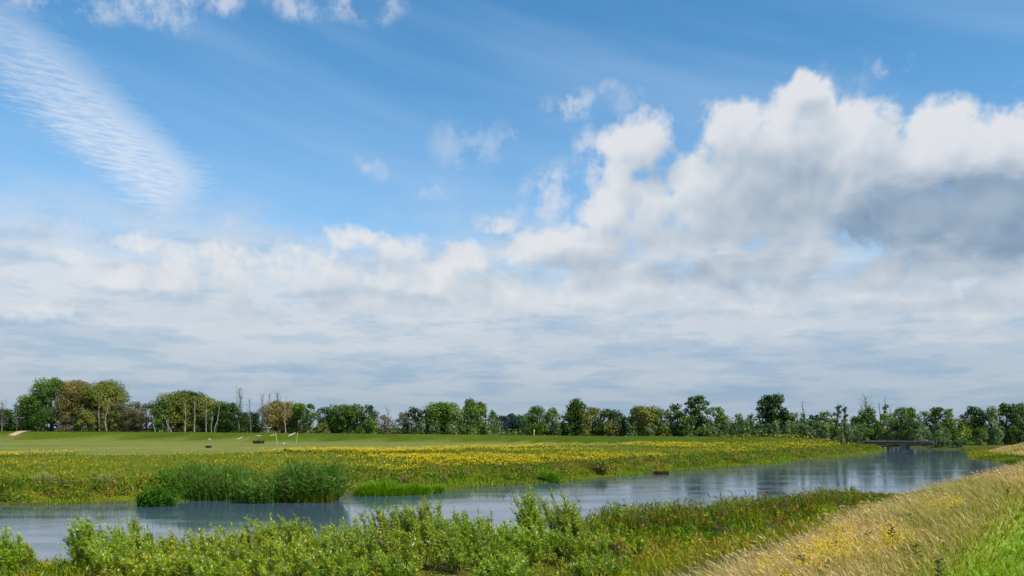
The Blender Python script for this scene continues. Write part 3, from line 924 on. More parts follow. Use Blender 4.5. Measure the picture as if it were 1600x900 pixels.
for (px, top, w, kind, label, kw) in TREES:
    kw = dict(kw)
    if kw.get('bark') == 1: kw['bark'] = M_PALE
    if kind == 'willow' and 'name' not in kw: kw['name'] = 'willow_tree'
    if kind in ('poplar', 'brown') and 'name' not in kw: kw['name'] = 'poplar_tree'
    if kind == 'ivy': kw['name'] = 'ivy_clad_tree'
    tree(px, top, w, kind, label, **kw)
# the band of young willows between the tall clump and the bridge
ORD = ['leftmost', 'second', 'third', 'fourth', 'fifth', 'sixth', 'seventh', 'eighth', 'ninth', 'tenth', 'eleventh', 'twelfth', 'thirteenth',
       'fourteenth', 'fifteenth', 'sixteenth', 'seventeenth', 'eighteenth', 'nineteenth', 'twentieth', 'twenty-first', 'twenty-second', 'twenty-third', 'twenty-fourth', 'twenty-fifth', 'rightmost']
for i, px in enumerate(np.linspace(1112, 1352, 26)):
    lab = 'young grey green willow, ' + ORD[i] + (' in' if i in (0, 25) else ' from the left in') + ' the low band before the wood'
    tree(px + RNG.normal() * 2, 660 + RNG.normal() * 3 + (4 if px < 1140 else 0), 17 + RNG.random() * 7, 'grey', lab,
         dd=-7 + RNG.normal() * 2.0, name='willow_scrub', group='young willows in the low band left of the bridge', cols=G_GREY + G_WILL, leaf=.34)

# tangle of undergrowth that closes the wood below and behind the crowns
def understorey():
    rng = np.random.default_rng(5)
    P, N, C = [], [], []
    K = 1600
    pxs = rng.uniform(-60, 1670, K); bk = rng.random(K) ** 1.3
    ds = np.array([tdist(v) for v in pxs]) - 3 + bk * 34
    xs_ = at(pxs, ds); zs = land(xs_, ds)[0]; hn = fbm(pxs, pxs * 0, 30, 2, 77)
    for k in range(K):
        px, back, d, x, z = pxs[k], bk[k], ds[k], xs_[k], zs[k]
        if z < .5 or (1350 < px < 1460 and d < 224): continue
        hmax = (2.0 + 3.4 * back) * (.55 + .9 * hn[k])
        if px < 480: hmax *= .8
        elif px > 1120: hmax *= 1.75
        elif px > 640 and not 775 < px < 830: hmax *= 1.6
        hmax = min(hmax, 6.0)
        r = .8 + 1.2 * rng.random()
        m = int((22 + 14 * rng.random()) * (.5 + hmax * .42))
        dd = rand_dir(rng, m); dd[:, 2] = np.abs(dd[:, 2])
        c = np.array([x, d, z])
        P.append(c + dd * np.array([r * 1.3, r, hmax]) * (.30 + .70 * rng.random((m, 1)) ** .8))
        N.append(dd + rand_dir(rng, m) * .7)
        pal = (G_DARK, G_MID, G_DARK, G_GREY, G_OLIVE, G_TWIG, G_MID)[rng.integers(7)]
        if px < 480: pal = (G_DARK, G_TWIG, G_DARK, G_TWIG, G_OLIVE, G_BRIGHT)[rng.integers(6)]
        C.append(pal[rng.integers(len(pal))] * (.75 + .5 * rng.random((m, 1))))
    P, N, C = np.concatenate(P), np.concatenate(N), np.concatenate(C)
    sz = .45 * (.6 + .8 * rng.random(len(P)))
    V, F, CC = leaf_quads(P, N, sz, sz * .8, C, rng)
    o = put('undergrowth', mesh_np('undergrowth', V, F, CC), M_LEAF)
    tag(o, 'dense tangle of undergrowth along the foot of the wood', 'undergrowth', kind='stuff')
understorey()
# ---------------------------------------------------------------- grasses, reeds, flowers
def blades(pos, h, w, lean, col, rng, tipcol=None, droop=.35):
    """three-triangle blades; lean = (n,2) horizontal offset of the tip in metres"""
    n = len(pos)
    h = np.broadcast_to(h, (n,)); w = np.broadcast_to(w, (n,))
    a = rng.random(n) * 2 * PI
    side = np.stack([np.cos(a), np.sin(a), np.zeros(n)], -1) * w[:, None] * .5
    lz = np.concatenate([lean, np.zeros((n, 1))], 1)
    up = np.array([[0, 0, 1.]])
    mid = pos + lz * (.5 - droop * .5) + up * (h * .55)[:, None]
    tip = pos + lz + up * (h * (1 - .25 * droop))[:, None]
    V = np.stack([pos - side, pos + side, mid - side * .8, mid + side * .8, tip], 1).reshape(-1, 3)
    b = np.arange(n)[:, None] * 5
    F = np.concatenate([b + np.array([[0, 1, 3]]), b + np.array([[0, 3, 2]]), b + np.array([[2, 3, 4]])], 0)
    col = np.broadcast_to(col, (n, 3))
    if tipcol is None: C = np.repeat(col, 5, axis=0)
    else:
        tc = np.broadcast_to(tipcol, (n, 3))
        C = np.stack([col, col, (col + tc) / 2, (col + tc) / 2, tc], 1).reshape(-1, 3)
    return V, F, C

def tri_quads(V, F, C):
    """rhombic leaves as triangles"""
    return V, np.concatenate([F[:, [0, 1, 2]], F[:, [0, 2, 3]]], 0), C

def along(poly, n, o0, o1, rng, y0=-20, y1=400, power=1.0, opow=1.0):
    """points scattered along a line of the land, denser near the eye; offset to its left"""
    P = np.asarray(poly, float)
    seg = np.diff(P, axis=0); L = np.hypot(seg[:, 0], seg[:, 1]); s = np.concatenate([[0], np.cumsum(L)])
    ss = np.linspace(0, s[-1], 6000)
    px = np.interp(ss, s, P[:, 0]); py = np.interp(ss, s, P[:, 1])
    d = np.maximum(np.hypot(px, py), 8.0)
    w = 1.0 / d ** power * ((py > y0) & (py < y1) & (np.abs(px) < .70 * np.maximum(py, 0) + 9))
    cdf = np.cumsum(w); cdf /= cdf[-1]
    u = np.interp(rng.random(n), cdf, ss)
    x = np.interp(u, s, P[:, 0]); y = np.interp(u, s, P[:, 1])
    x2 = np.interp(u + .5, s, P[:, 0]); y2 = np.interp(u + .5, s, P[:, 1])
    tx, ty = x2 - x, y2 - y; l = np.hypot(tx, ty) + 1e-9
    o = o0 + (o1 - o0) * rng.random(n) ** opow
    return x - ty / l * o, y + tx / l * o, o

def pick(cols, n, rng, var=.25):
    c = np.asarray(cols, float)[rng.integers(len(cols), size=n)]
    return np.clip(c * (1 - var / 2 + var * rng.random((n, 1))), .003, .95)

def stuff(name, V, F, C, mat, label, cat):
    o = put(name, mesh_np(name, V, F, C), mat)
    tag(o, label, cat, kind='stuff'); return o

WIND = np.array([-.62, .20])
GOLD = [lin(208, 186, 118), lin(192, 168, 98), lin(222, 204, 148), lin(174, 154, 82), lin(160, 148, 74)]
STRAWGREEN = [lin(140, 142, 56), lin(118, 132, 42), lin(158, 150, 70)]
LUSH = [lin(78, 112, 26), lin(92, 128, 34), lin(66, 98, 24), lin(104, 132, 36)]
LIME = [lin(118, 148, 32), lin(132, 160, 40), lin(102, 134, 28), lin(146, 164, 56)]

def dry_grass():
    rng = np.random.default_rng(21)
    n = 85000
    x, y, o = along(CREST, n, -2.0, .10, rng, y0=3, y1=150, power=1.25)
    xf, yf, of = along(CREST, 26000, -1, 9, rng, y0=84, y1=185, power=1.0)
    x, y, o = np.concatenate([x, xf]), np.concatenate([y, yf]), np.concatenate([o, of]); n = len(x)
    z, sf, sn, cr, dk = land(x, y)
    d = np.hypot(x, y)
    clump = fbm(x, y, 1.3, 3, 50); clump2 = fbm(x, y, 4.5, 3, 51)
    keep = (rng.random(n) < .30 + 1.1 * clump) & (d > 5.2) & (sn > 2.5)
    edge = sstep(o, -2.0, -.8)                       # thins into the mown strip
    keep &= rng.random(n) < .25 + .75 * edge
    x, y, z, d, o, clump, clump2, edge = [v[keep] for v in (x, y, z, d, o, clump, clump2, edge)]
    n = len(x)
    h = (.26 + .26 * rng.random(n)) * (.72 + .5 * clump2) * (.55 + .45 * edge)
    w = .0045 + .00055 * d
    lean = (WIND[None] * (.75 + .35 * rng.normal(size=(n, 1))) + rng.normal(size=(n, 2)) * .18) * h[:, None]
    green = rng.random(n) < np.clip(.16 + .85 * sstep(clump2, .45, .60) + .55 * (1 - edge), 0, .9)
    col = np.where(green[:, None], pick(STRAWGREEN + LUSH[:1], n, rng), pick(GOLD, n, rng))
    tip = np.where(green[:, None], pick(GOLD + STRAWGREEN, n, rng), pick(GOLD, n, rng))
    V, F, C = blades(np.stack([x, y, z - .02], -1), h, w, lean, col, rng, tip)
    # nodding seed heads
    k = np.flatnonzero((~green) & (rng.random(n) < .55))
    tp = V.reshape(n, 5, 3)[k, 4]
    ax = np.concatenate([lean[k] * 1.4, (h[k] * .5)[:, None]], 1)
    L = .06 + .06 * rng.random(len(k)); wd = (.006 + .0006 * d[k])
    V2, F2, C2 = tri_quads(*leaf_quads(tp - unit(ax) * (L * .5)[:, None], rand_dir(rng, len(k)), L, wd, pick([lin(222, 200, 146), lin(204, 174, 116), lin(186, 150, 104)], len(k), rng), rng, ax))
    V, F, C = join_np([(V, F, C), (V2, F2, C2)])
    stuff('dry_grass', V, F, C, M_DRY, 'tall golden dry grass leaning along the edge of the near dike', 'grass')

def mown_grass():
    rng = np.random.default_rng(22)
    n = 150000
    x, y, o = along(CREST, n, -.9, -16, rng, y0=-2, y1=90, power=1.7, opow=1.0)
    d = np.hypot(x, y)
    ok = (y > 4) & (x < .72 * y + 1.0) & (d > 5)
    x, y, d, o = x[ok], y[ok], d[ok], o[ok]; n = len(x)
    z = land(x, y)[0]
    c = fbm(x, y, 1.1, 3, 60); c2 = fbm(x, y, 5, 2, 61)
    h = (.05 + .10 * rng.random(n)) * (.6 + .9 * c) + .03
    w = .006 + .0010 * d
    lean = rng.normal(size=(n, 2)) * h[:, None] * .7
    near_edge = sstep(o, -4.2, -1.2)
    dry = rng.random(n) < .14 + .35 * sstep(c2, .48, .66) + .50 * near_edge
    col = np.where(dry[:, None], pick(STRAWGREEN, n, rng), pick(LIME, n, rng, .4))
    V, F, C = blades(np.stack([x, y, z - .01], -1), h, w, lean, col, rng)
    stuff('mown_grass', V, F, C, M_GRASS, 'short bright green turf on top of the near dike', 'grass')

def bedstraw():
    """yellow flower patches in the dry grass"""
    rng = np.random.default_rng(23)
    P = []
    for (px, py, rx, ry, m) in [(1325, 836, 34, 24, 250), (1300, 852, 32, 20, 150), (1265, 858, 50, 24, 90), (1415, 828, 28, 14, 110), (1500, 780, 18, 9, 70), (1475, 790, 24, 9, 50), (1235, 874, 40, 16, 60), (1365, 844, 44, 18, 80)]:
        a = rng.random(m) * 2 * PI; r = np.sqrt(rng.random(m))
        qx = px + np.cos(a) * r * rx; qy = py + np.sin(a) * r * ry
        d = (EYE - 3.12 - .36) * FPX / (qy - HORIZ)
        P.append(np.stack([at(qx, d), d], -1))
    P = np.concatenate(P); n = len(P)
    z = land(P[:, 0], P[:, 1])[0]
    h = .26 + .14 * rng.random(n)
    lean = (WIND * .7 + rng.normal(size=(n, 2)) * .15) * h[:, None]
    V, F, C = blades(np.concatenate([P, z[:, None]], 1), h, .012, lean, pick(LUSH + STRAWGREEN, n, rng), rng)
    tips = V.reshape(n, 5, 3)[:, 4]
    k = 8
    fp = np.repeat(tips, k, 0) + rng.normal(size=(n * k, 3)) * np.array([.022, .022, .035])
    sz = .012 + .012 * rng.random(n * k)
    V2, F2, C2 = tri_quads(*leaf_quads(fp, rand_dir(rng, n * k) + np.array([0, 0, .8]), sz, sz, pick([lin(226, 200, 50), lin(218, 186, 36), lin(232, 210, 80)], n * k, rng), rng))
    V, F, C = join_np([(V, F, C), (V2, F2, C2)])
    stuff('yellow_bedstraw', V, F, C, M_FLOWER, 'patches of small yellow flowers among the golden dike grass', 'flowers')

def slope_and_berm():
    """green herbs and grass between the dike crest and the water, right half"""
    rng = np.random.default_rng(24)
    n = 95000
    x, y, o = along(NEAR_SHORE, n, .6, -15, rng, y0=18, y1=190, power=1.15, opow=1.25)
    z, sf, sn, cr, dk = land(x, y)
    d = np.hypot(x, y)
    keep = (cr > np.where(y > 85, 7.5, 1.5)) & (z > -.25) & (x > -.66 * y - 6)
    x, y, z, d, o, cr = [v[keep] for v in (x, y, z, d, o, cr)]
    n = len(x)
    c = fbm(x, y, 2.2, 3, 70); c2 = fbm(x, y, 6, 3, 71)
    shore = sstep(-o, 7, 1.5)
    h = (.35 + .45 * rng.random(n)) * (.6 + .8 * c) * (.75 + .85 * shore)
    pxx = 800 + x / y * FPX
    h *= np.interp(pxx, [880, 1000, 1320, 1420], [.42, 1.0, 1.0, .40])
    w = .010 + .0006 * d
    lean = (WIND * .30 + rng.normal(size=(n, 2)) * .26) * h[:, None]
    pal = np.where((c2 < .46)[:, None], pick([lin(82, 110, 26), lin(98, 122, 32), lin(68, 94, 24)], n, rng, .4),
          np.where((c2 < .60)[:, None], pick([lin(126, 138, 40), lin(112, 130, 34), lin(146, 142, 52)], n, rng, .4), pick([lin(164, 146, 78), lin(130, 134, 42), lin(150, 122, 66), lin(104, 124, 34)], n, rng, .4)))
    top = np.where((rng.random(n) < .12)[:, None], pick([lin(150, 112, 84), lin(176, 150, 96)], n, rng), pal * 1.08)
    V, F, C = blades(np.stack([x, y, z - .03], -1), h, w, lean, pal, rng, top)
    k = np.flatnonzero(rng.random(n) < .45)
    tp = V.reshape(n, 5, 3)[k]; mixf = rng.random((len(k), 1))
    lp = tp[:, 2] * (1 - mixf) + tp[:, 4] * mixf
    L = .10 + .12 * rng.random(len(k))
    V2, F2, C2 = tri_quads(*leaf_quads(lp, rand_dir(rng, len(k)) + np.array([0, 0, .5]), L, L * .22 + .0006 * d[k], pal[k] * 1.05, rng, rng.normal(size=(len(k), 3)) + np.array([0, 0, 1.2])))
    V, F, C = join_np([(V, F, C), (V2, F2, C2)])
    stuff('bank_herbs', V, F, C, M_GRASS, 'mixed green herbs and sedge on the near bank below the golden grass', 'vegetation')

def near_reeds():
    """upright reeds at the near waterline, right of the willows"""
    rng = np.random.default_rng(25)
    n = 26000
    x, y, o = along(NEAR_SHORE, n, .9, -4.5, rng, y0=30, y1=64, power=.6)
    z, sf, sn, cr, dk = land(x, y)
    px = 800 + x / y * FPX
    c = fbm(x, y, 3.0, 3, 80)
    keep = (px > 930) & (px < 1420) & (rng.random(n) < .25 + 1.2 * sstep(c, .32, .62)) & (z > -.4)
    x, y, z, px = x[keep], y[keep], z[keep], px[keep]; n = len(x); d = np.hypot(x, y)
    want = np.interp(px, [930, 1000, 1100, 1180, 1250, 1330, 1390, 1420], [1.55, 1.65, 1.6, 1.8, 1.6, 1.35, .7, .25])
    h = want * (.45 + .58 * rng.random(n)) * (.72 + .5 * fbm(x, y, 1.6, 2, 83))
    lean = (WIND * .25 + rng.normal(size=(n, 2)) * .14) * h[:, None]
    col = pick([lin(82, 108, 36), lin(98, 118, 42), lin(70, 96, 34), lin(126, 120, 54), lin(138, 112, 62)], n, rng, .4)
    V, F, C = blades(np.stack([x, y, z - .05], -1), h, .014 + .0006 * d, lean, col, rng, np.where((rng.random(n) < .2)[:, None], pick([lin(140, 96, 84), lin(150, 120, 80)], n, rng), col))
    parts = [(V, F, C)]
    B = V.reshape(n, 5, 3)
    for q in range(4):
        f = rng.uniform(.25, .95, (n, 1)); lp = B[:, 0] * (1 - f) + B[:, 4] * f
        L = .20 + .18 * rng.random(n)
        parts.append(tri_quads(*leaf_quads(lp, rand_dir(rng, n) + np.array([0, 0, .4]), L, .016 + .0007 * d, col * (.9 + .3 * rng.random((n, 1))), rng, np.concatenate([rng.normal(size=(n, 2)) + WIND * .8, np.full((n, 1), 1.1)], 1))))
    V, F, C = join_np(parts)
    stuff('reeds', V, F, C, M_GRASS, 'green reeds along the near waterline right of the willows', 'reeds')

def far_bank():
    rng = np.random.default_rng(26)
    n = 46000
    x, y, o = along(FAR_SHORE, n, -.5, 13, rng, y0=25, y1=200, power=1.0, opow=1.5)
    z, sf, sn, cr, dk = land(x, y)
    d = np.hypot(x, y)
    keep = (z > -.12) & (sf > -.5); x, y, z, d, sf = [v[keep] for v in (x, y, z, d, sf)]; n = len(x)
    c = fbm(x, y, 3.2, 3, 90); c2 = fbm(x, y, 9, 3, 91)
    bump = sstep(c, .35, .68)
    edge = sstep(sf, 7, 2) 
    h = (.13 + .24 * rng.random(n)) * (.5 + 1.0 * bump) * (.75 + .75 * edge)
    h *= np.where(sf < .8, .55, 1.0)
    w = .022 + .00045 * d
    lean = (WIND * .35 + rng.normal(size=(n, 2)) * .30) * h[:, None]
    r = rng.random(n)
    g1 = pick([lin(100, 124, 20), lin(116, 134, 26), lin(82, 108, 18), lin(132, 138, 36)], n, rng, .4)
    g2 = pick([lin(128, 118, 56), lin(146, 128, 70), lin(112, 108, 46)], n, rng, .35)
    g3 = pick([lin(112, 90, 76), lin(98, 84, 56)], n, rng, .3)
    brown = (c2 > .54) & (sf > 1.5)
    col = np.where((brown & (r < .42))[:, None], g2, np.where((brown & (r > .86))[:, None], g3, g1))
    bright = sf < 1.6
    col = np.where((bright & (r < .8))[:, None], pick([lin(124, 144, 36), lin(108, 132, 30)], n, rng, .3), col)
    V, F, C = blades(np.stack([x, y, z - .04], -1), h, w, lean, col, rng, col * 1.06)
    stuff('bank_grass', V, F, C, M_GRASS, 'rough tussocky grass and herbs along the far bank', 'grass')

def bank_clumps():
    rng = np.random.default_rng(31)
    x, y, o = along(FAR_SHORE, 1050, .7, 8, rng, y0=25, y1=190, power=.9, opow=1.6)
    z, sf, sn, cr, dk = land(x, y)
    P, N, C = [], [], []
    for i in range(len(x)):
        if sf[i] < .7: continue
        h = (.28 + .55 * rng.random()) * (1.35 if sf[i] < 4 else .8); r = .4 + .8 * rng.random()
        m = int(40 + 30 * rng.random())
        dv = rand_dir(rng, m); dv[:, 2] = np.abs(dv[:, 2])
        P.append(np.array([x[i], y[i], z[i] - .05]) + dv * np.array([r * 1.3, r * .8, h]) * (.5 + .5 * rng.random((m, 1))))
        N.append(dv + rand_dir(rng, m) * .6)
        pal = ([lin(74, 106, 22), lin(90, 120, 28)], [lin(62, 88, 22), lin(76, 100, 26)], [lin(112, 124, 34), lin(128, 132, 44)], [lin(106, 84, 62), lin(118, 104, 58)], [lin(150, 132, 76), lin(130, 122, 56)], [lin(84, 116, 26), lin(70, 98, 24)])[rng.integers(6)]
        C.append(pick(pal, m, rng, .5))
    P, N, C = np.concatenate(P), np.concatenate(N), np.concatenate(C)
    L = .12 + .14 * rng.random(len(P))
    V, F, C = leaf_quads(P, N, L, L * .5, C, rng, rng.normal(size=P.shape) + np.array([0, 0, 1.3]))
    stuff('bank_herbs', V, F, C, M_GRASS, 'low leafy herb tussocks along the far bank', 'vegetation')

def berm_clumps():
    rng = np.random.default_rng(32)
    x, y, o = along(NEAR_SHORE, 900, .2, -11, rng, y0=28, y1=130, power=.8, opow=1.1)
    z, sf, sn, cr, dk = land(x, y)
    px = 800 + x / y * FPX
    P, N, C = [], [], []
    for i in range(len(x)):
        if px[i] < 915 or cr[i] < (8 if y[i] > 85 else 1.8) or z[i] < -.1: continue
        sh = -o[i] < 4.5
        h = (.40 + .65 * rng.random()) * (1.45 if sh else .95) * float(np.interp(px[i], [1300, 1410, 1440], [1, .30, .22])); r = .22 + .4 * rng.random()
        m = int(70 + 50 * rng.random())
        f = rng.random((m, 1)) ** .7; a = rng.random(m) * 2 * PI
        rad = r * (.35 + .65 * rng.random(m)) * (1.1 - .55 * f[:, 0])
        P.append(np.stack([x[i] + np.cos(a) * rad + WIND[0] * .2 * h * f[:, 0], y[i] + np.sin(a) * rad, z[i] + h * f[:, 0]], -1))
        N.append(np.stack([np.cos(a), np.sin(a), np.full(m, .4)], -1) + rand_dir(rng, m) * .8)
        k = rng.integers(9)
        pal = ([lin(92, 120, 26), lin(108, 134, 34)], [lin(68, 96, 24), lin(80, 108, 28)], [lin(128, 132, 40), lin(144, 142, 52)], [lin(140, 116, 62), lin(158, 134, 78)], [lin(116, 124, 36), lin(132, 128, 46)],
               [lin(88, 122, 28), lin(70, 104, 26)], [lin(124, 108, 54), lin(104, 104, 38)], [lin(150, 160, 44), lin(124, 146, 36)], [lin(112, 92, 84), lin(96, 110, 40)])[k]
        C.append(pick(pal, m, rng, .5))
    P, N, C = np.concatenate(P), np.concatenate(N), np.concatenate(C)
    L = .10 + .12 * rng.random(len(P))
    V, F, C = leaf_quads(P, N, L, L * .26, C, rng, rng.normal(size=P.shape) + np.array([WIND[0], 0, 1.5]))
    stuff('bank_herbs', V, F, C, M_GRASS, 'tall leafy herbs and brown stalks on the near bank below the dike', 'vegetation')

def floating_weed():
    rng = np.random.default_rng(33)
    x, y, o = along(FAR_SHORE, 9000, .4, -5.5, rng, y0=40, y1=180, power=.8, opow=1.6)
    c = fbm(x, y, 5, 3, 110); px = 800 + x / y * FPX
    keep = (rng.random(len(x)) < sstep(c, .46, .60) * np.interp(px, [0, 240, 300, 700, 900, 1400], [.5, 1, 1, 1, .6, .4])) & (land(x, y)[0] < -.02)
    x, y = x[keep], y[keep]; n = len(x)
    P = np.stack([x, y, .010 + .006 * rng.random(n)], -1)
    L = .10 + .22 * rng.random(n)
    V, F, C = leaf_quads(P, np.array([[0, 0, 1.]]) + rng.normal(size=(n, 3)) * .04, L, L * .8, pick([lin(92, 116, 40), lin(74, 98, 36), lin(120, 124, 60)], n, rng), rng)
    stuff('floating_weed', V, F, C, M_GRASS, 'floating green weed on the water along the far bank', 'water weed')

def meadow():
    """rough meadow and its yellow ragwort, far side"""
    rng = np.random.default_rng(27)
    n = 150000
    px = rng.uniform(-60, 1420, n); d = np.exp(rng.uniform(np.log(54), np.log(205), n))
    x = at(px, d); y = d
    z, sf, sn, cr, dk = land(x, y)
    fe = poly_dist(FLOWER_EDGE, x, y) + (fbm(x, y, 10, 3, 40) - .5) * 7
    c = fbm(x, y, 6, 4, 95)
    ok = (sf > 3) & (fe < 1.0)
    gk = ok & (rng.random(n) < .5)
    gx, gy, gz, gd = x[gk], y[gk], z[gk], d[gk]; m = len(gx)
    h = (.09 + .17 * rng.random(m)) * (.6 + .8 * c[gk])
    V, F, C = blades(np.stack([gx, gy, gz - .03], -1), h, .03 + .0006 * gd, rng.normal(size=(m, 2)) * h[:, None] * .35 + WIND * h[:, None] * .3,
                     pick([lin(106, 120, 22), lin(124, 128, 30), lin(90, 110, 20), lin(138, 132, 40)], m, rng, .35), rng)
    stuff('meadow_grass', V, F, C, M_GRASS, 'rough green meadow grass between the far bank and the pale field', 'grass')
    # ragwort
    dens = np.interp(px, [-60, 150, 380, 470, 560, 650, 1000, 1150, 1250, 1400], [.10, .10, .10, .22, .55, 1.0, 1.0, .62, .80, .6])
    patch = sstep(fbm(x * .5, y, 9, 3, 97), .40, .60) * (.15 + .85 * sstep(fbm(x * .6, y, 3.0, 3, 98), .40, .60))
    band = np.exp(-((fe + 3.5) / 4.0) ** 2) * np.interp(px, [-60, 700, 1000], [1.0, .9, .3]) * sstep(fbm(x, y * .3, 9, 2, 99), .34, .52)
    p = np.clip(dens * patch + band * .9, 0, 1) * sstep(sf, 3.5, 7)
    fk = ok & (rng.random(n) < p * .60)
    fx, fy, fz, fd = x[fk], y[fk], z[fk], d[fk]; m = len(fx)
    h = .38 + .30 * rng.random(m)
    k = 3
    cen = np.stack([fx, fy, fz + h], -1)
    st = blades(np.stack([fx, fy, fz - .02], -1), h, .035 + .0003 * fd, rng.normal(size=(m, 2)) * .06, pick([lin(92, 108, 30), lin(110, 116, 40)], m, rng), rng)
    fp = np.repeat(cen, k, 0) + rng.normal(size=(m * k, 3)) * np.array([.13, .13, .05])
    sz = (.05 + .07 * rng.random(m * k)) * (.8 + np.repeat(fd, k) / 220)
    fl = tri_quads(*leaf_quads(fp, rand_dir(rng, m * k) * .55 + np.array([0, -.35, 1.0]), sz, sz, pick([lin(208, 180, 30), lin(194, 164, 24), lin(216, 192, 56), lin(178, 158, 40)], m * k, rng, .3), rng))
    V, F, C = join_np([st, fl])
    stuff('yellow_ragwort', V, F, C, M_FLOWER, 'dense yellow ragwort flowering across the far meadow', 'flowers')

dry_grass(); mown_grass(); bedstraw(); slope_and_berm(); near_reeds(); far_bank(); bank_clumps(); berm_clumps(); floating_weed(); meadow()

# ---------------------------------------------------------------- single clumps along the far bank
def clump(name, label, cat, px, base_y, wpx, top_y, cols, seed, n=1500, depth=None, lean=(-.15, .05), w=.05, droop=.5, spread=.25, tips=None, mat=None, leafy_side=0, floor=0.0, d=None, group=None, dome=.6, rough=.38):
    rng = np.random.default_rng(seed)
    d = d or EYE * FPX / (base_y - HORIZ)
    x0 = at(px, d); Wd = wpx * d / FPX; dep = depth or Wd * .5
    H = EYE - (top_y - HORIZ) * d / FPX
    yc = d + dep * .5
    z0 = max(landz(x0, yc), floor - .12)
    root = empty(name, (x0, yc, z0))
    a = rng.random(n) * 2 * PI; r = np.sqrt(rng.random(n))
    x = np.cos(a) * r * Wd * .5; y = np.sin(a) * r * dep * .5
    zz = np.maximum(land(x + x0, y + yc)[0], floor - .12) - z0
    hh = (H - z0 - zz) * (.72 + .30 * rng.random(n)) * np.sqrt(np.clip(1 - dome * r ** 2.5, .06, 1)) * (1 - rough + 2 * rough * fbm(x, y, Wd * .12 + .25, 2, seed))
    out = np.stack([x / (Wd * .5), y / (dep * .5)], -1) * spread
    ln = (np.array(lean) + out + rng.normal(size=(n, 2)) * .10) * hh[:, None]
    col = pick(cols, n, rng, .4)
    V, F, C = blades(np.stack([x, y, zz - .05], -1), hh, w, ln, col, rng, tips, droop)
    parts = [(V, F, C)]
    B = V.reshape(n, 5, 3)
    for q in range(leafy_side):
        f = rng.uniform(.2, 1.0, (n, 1)); lp = B[:, 0] * (1 - f) + B[:, 4] * f
        L = .28 + .25 * rng.random(n)
        parts.append(tri_quads(*leaf_quads(lp, rand_dir(rng, n) + np.array([0, -.2, .3]), L, w * .9, col * (.85 + .35 * rng.random((n, 1))), rng, np.concatenate([rng.normal(size=(n, 2)) + np.array(lean) * 3, np.full((n, 1), .9)], 1))))
    V, F, C = join_np(parts)
    put('blades', mesh_np('blades', V, F, C), mat or M_GRASS, root)
    tag(root, label, cat, group)
    return root
REED = [lin(82, 114, 48), lin(98, 126, 58), lin(68, 98, 40), lin(116, 136, 74)]
SEDGE = [lin(106, 146, 28), lin(122, 158, 36), lin(90, 130, 24)]
clump('reed_bed', 'long tall green reed bed standing at the far waterline, left', 'reeds', 325, 783, 150, 722, REED, 1, 3400, depth=4.5, leafy_side=4, w=.045, lean=(-.10, .0), droop=.3, spread=.12)
clump('reed_bed', 'fresh green reeds at the left end of the tall reed bed', 'reeds', 262, 779, 50, 728, [lin(84, 116, 44), lin(98, 128, 52)], 2, 700, depth=3.0, leafy_side=3, w=.045)
clump('reed_bed', 'reeds with drooping blades at the right end of the tall reed bed', 'reeds', 405, 787, 52, 738, REED, 3, 900, depth=2.0, leafy_side=3, w=.05, droop=.7, spread=.4)
clump('reed_tussock', 'dark green wind combed reed tussock standing in the water, far left', 'reeds', 231, 792, 52, 755, [lin(70, 110, 40), lin(90, 132, 56), lin(54, 92, 34)], 4, 900, depth=2.0, lean=(.35, .0), droop=.9, w=.055, spread=.45, leafy_side=1)
clump('sedge_mound', 'bright green sedge mound at the waterline right of the reeds', 'sedge', 590, 776, 84, 740, SEDGE, 5, 1500, depth=2.6, droop=.9, spread=.5, w=.045, dome=.9)
clump('sedge_mound', 'bright green sedge mound in the middle of the three', 'sedge', 645, 774, 58, 743, SEDGE, 6, 1100, depth=2.4, droop=.9, spread=.5, w=.045, dome=.9)
clump('sedge_mound', 'smallest bright green sedge mound at the right of the three', 'sedge', 681, 771, 26, 746, SEDGE, 7, 500, depth=1.4, droop=.9, spread=.5, w=.045, dome=.9)
clump('water_plant', 'small round green clump standing alone in the water near the far bank', 'water plant', 862, 754, 25, 733, [lin(92, 128, 40), lin(108, 140, 52)], 8, 420, depth=1.3, droop=.8, spread=.5, w=.08, leafy_side=3)
clump('dead_tussock', 'brown withered tussock at the far waterline', 'tussock', 1035, 741, 26, 731, [lin(92, 80, 52), lin(112, 98, 60), lin(74, 76, 36)], 9, 420, depth=1.6, droop=1.0, spread=.6, w=.06)
clump('sedge_mound', 'overhanging green sedge at the far waterline right of centre, left one', 'sedge', 1100, 729, 46, 715, SEDGE, 10, 800, depth=3.0, droop=.9, spread=.5, w=.06, dome=.9)
clump('sedge_mound', 'overhanging green sedge at the far waterline right of centre, right one', 'sedge', 1150, 727, 52, 712, SEDGE, 11, 900, depth=3.0, droop=.9, spread=.5, w=.06, dome=.9)
clump('grass_plume', 'pale feathery grass plume at the left edge of the far bank', 'grass', 58, 772, 30, 733, [lin(142, 146, 90), lin(120, 130, 68), lin(158, 156, 110)], 12, 420, depth=1.6, d=59, w=.045)
clump('grass_plume', 'pale feathery grass plume left of the wind combed tussock', 'grass', 156, 768, 24, 735, [lin(142, 146, 90), lin(120, 130, 68), lin(158, 156, 110)], 13, 340, depth=1.4, d=60, w=.045)
clump('grass_plume', 'pale leafy plume beside the left grass plume, lower', 'grass', 100, 778, 26, 748, [lin(110, 130, 60), lin(92, 116, 48)], 14, 340, depth=1.4, d=58.5, w=.05)
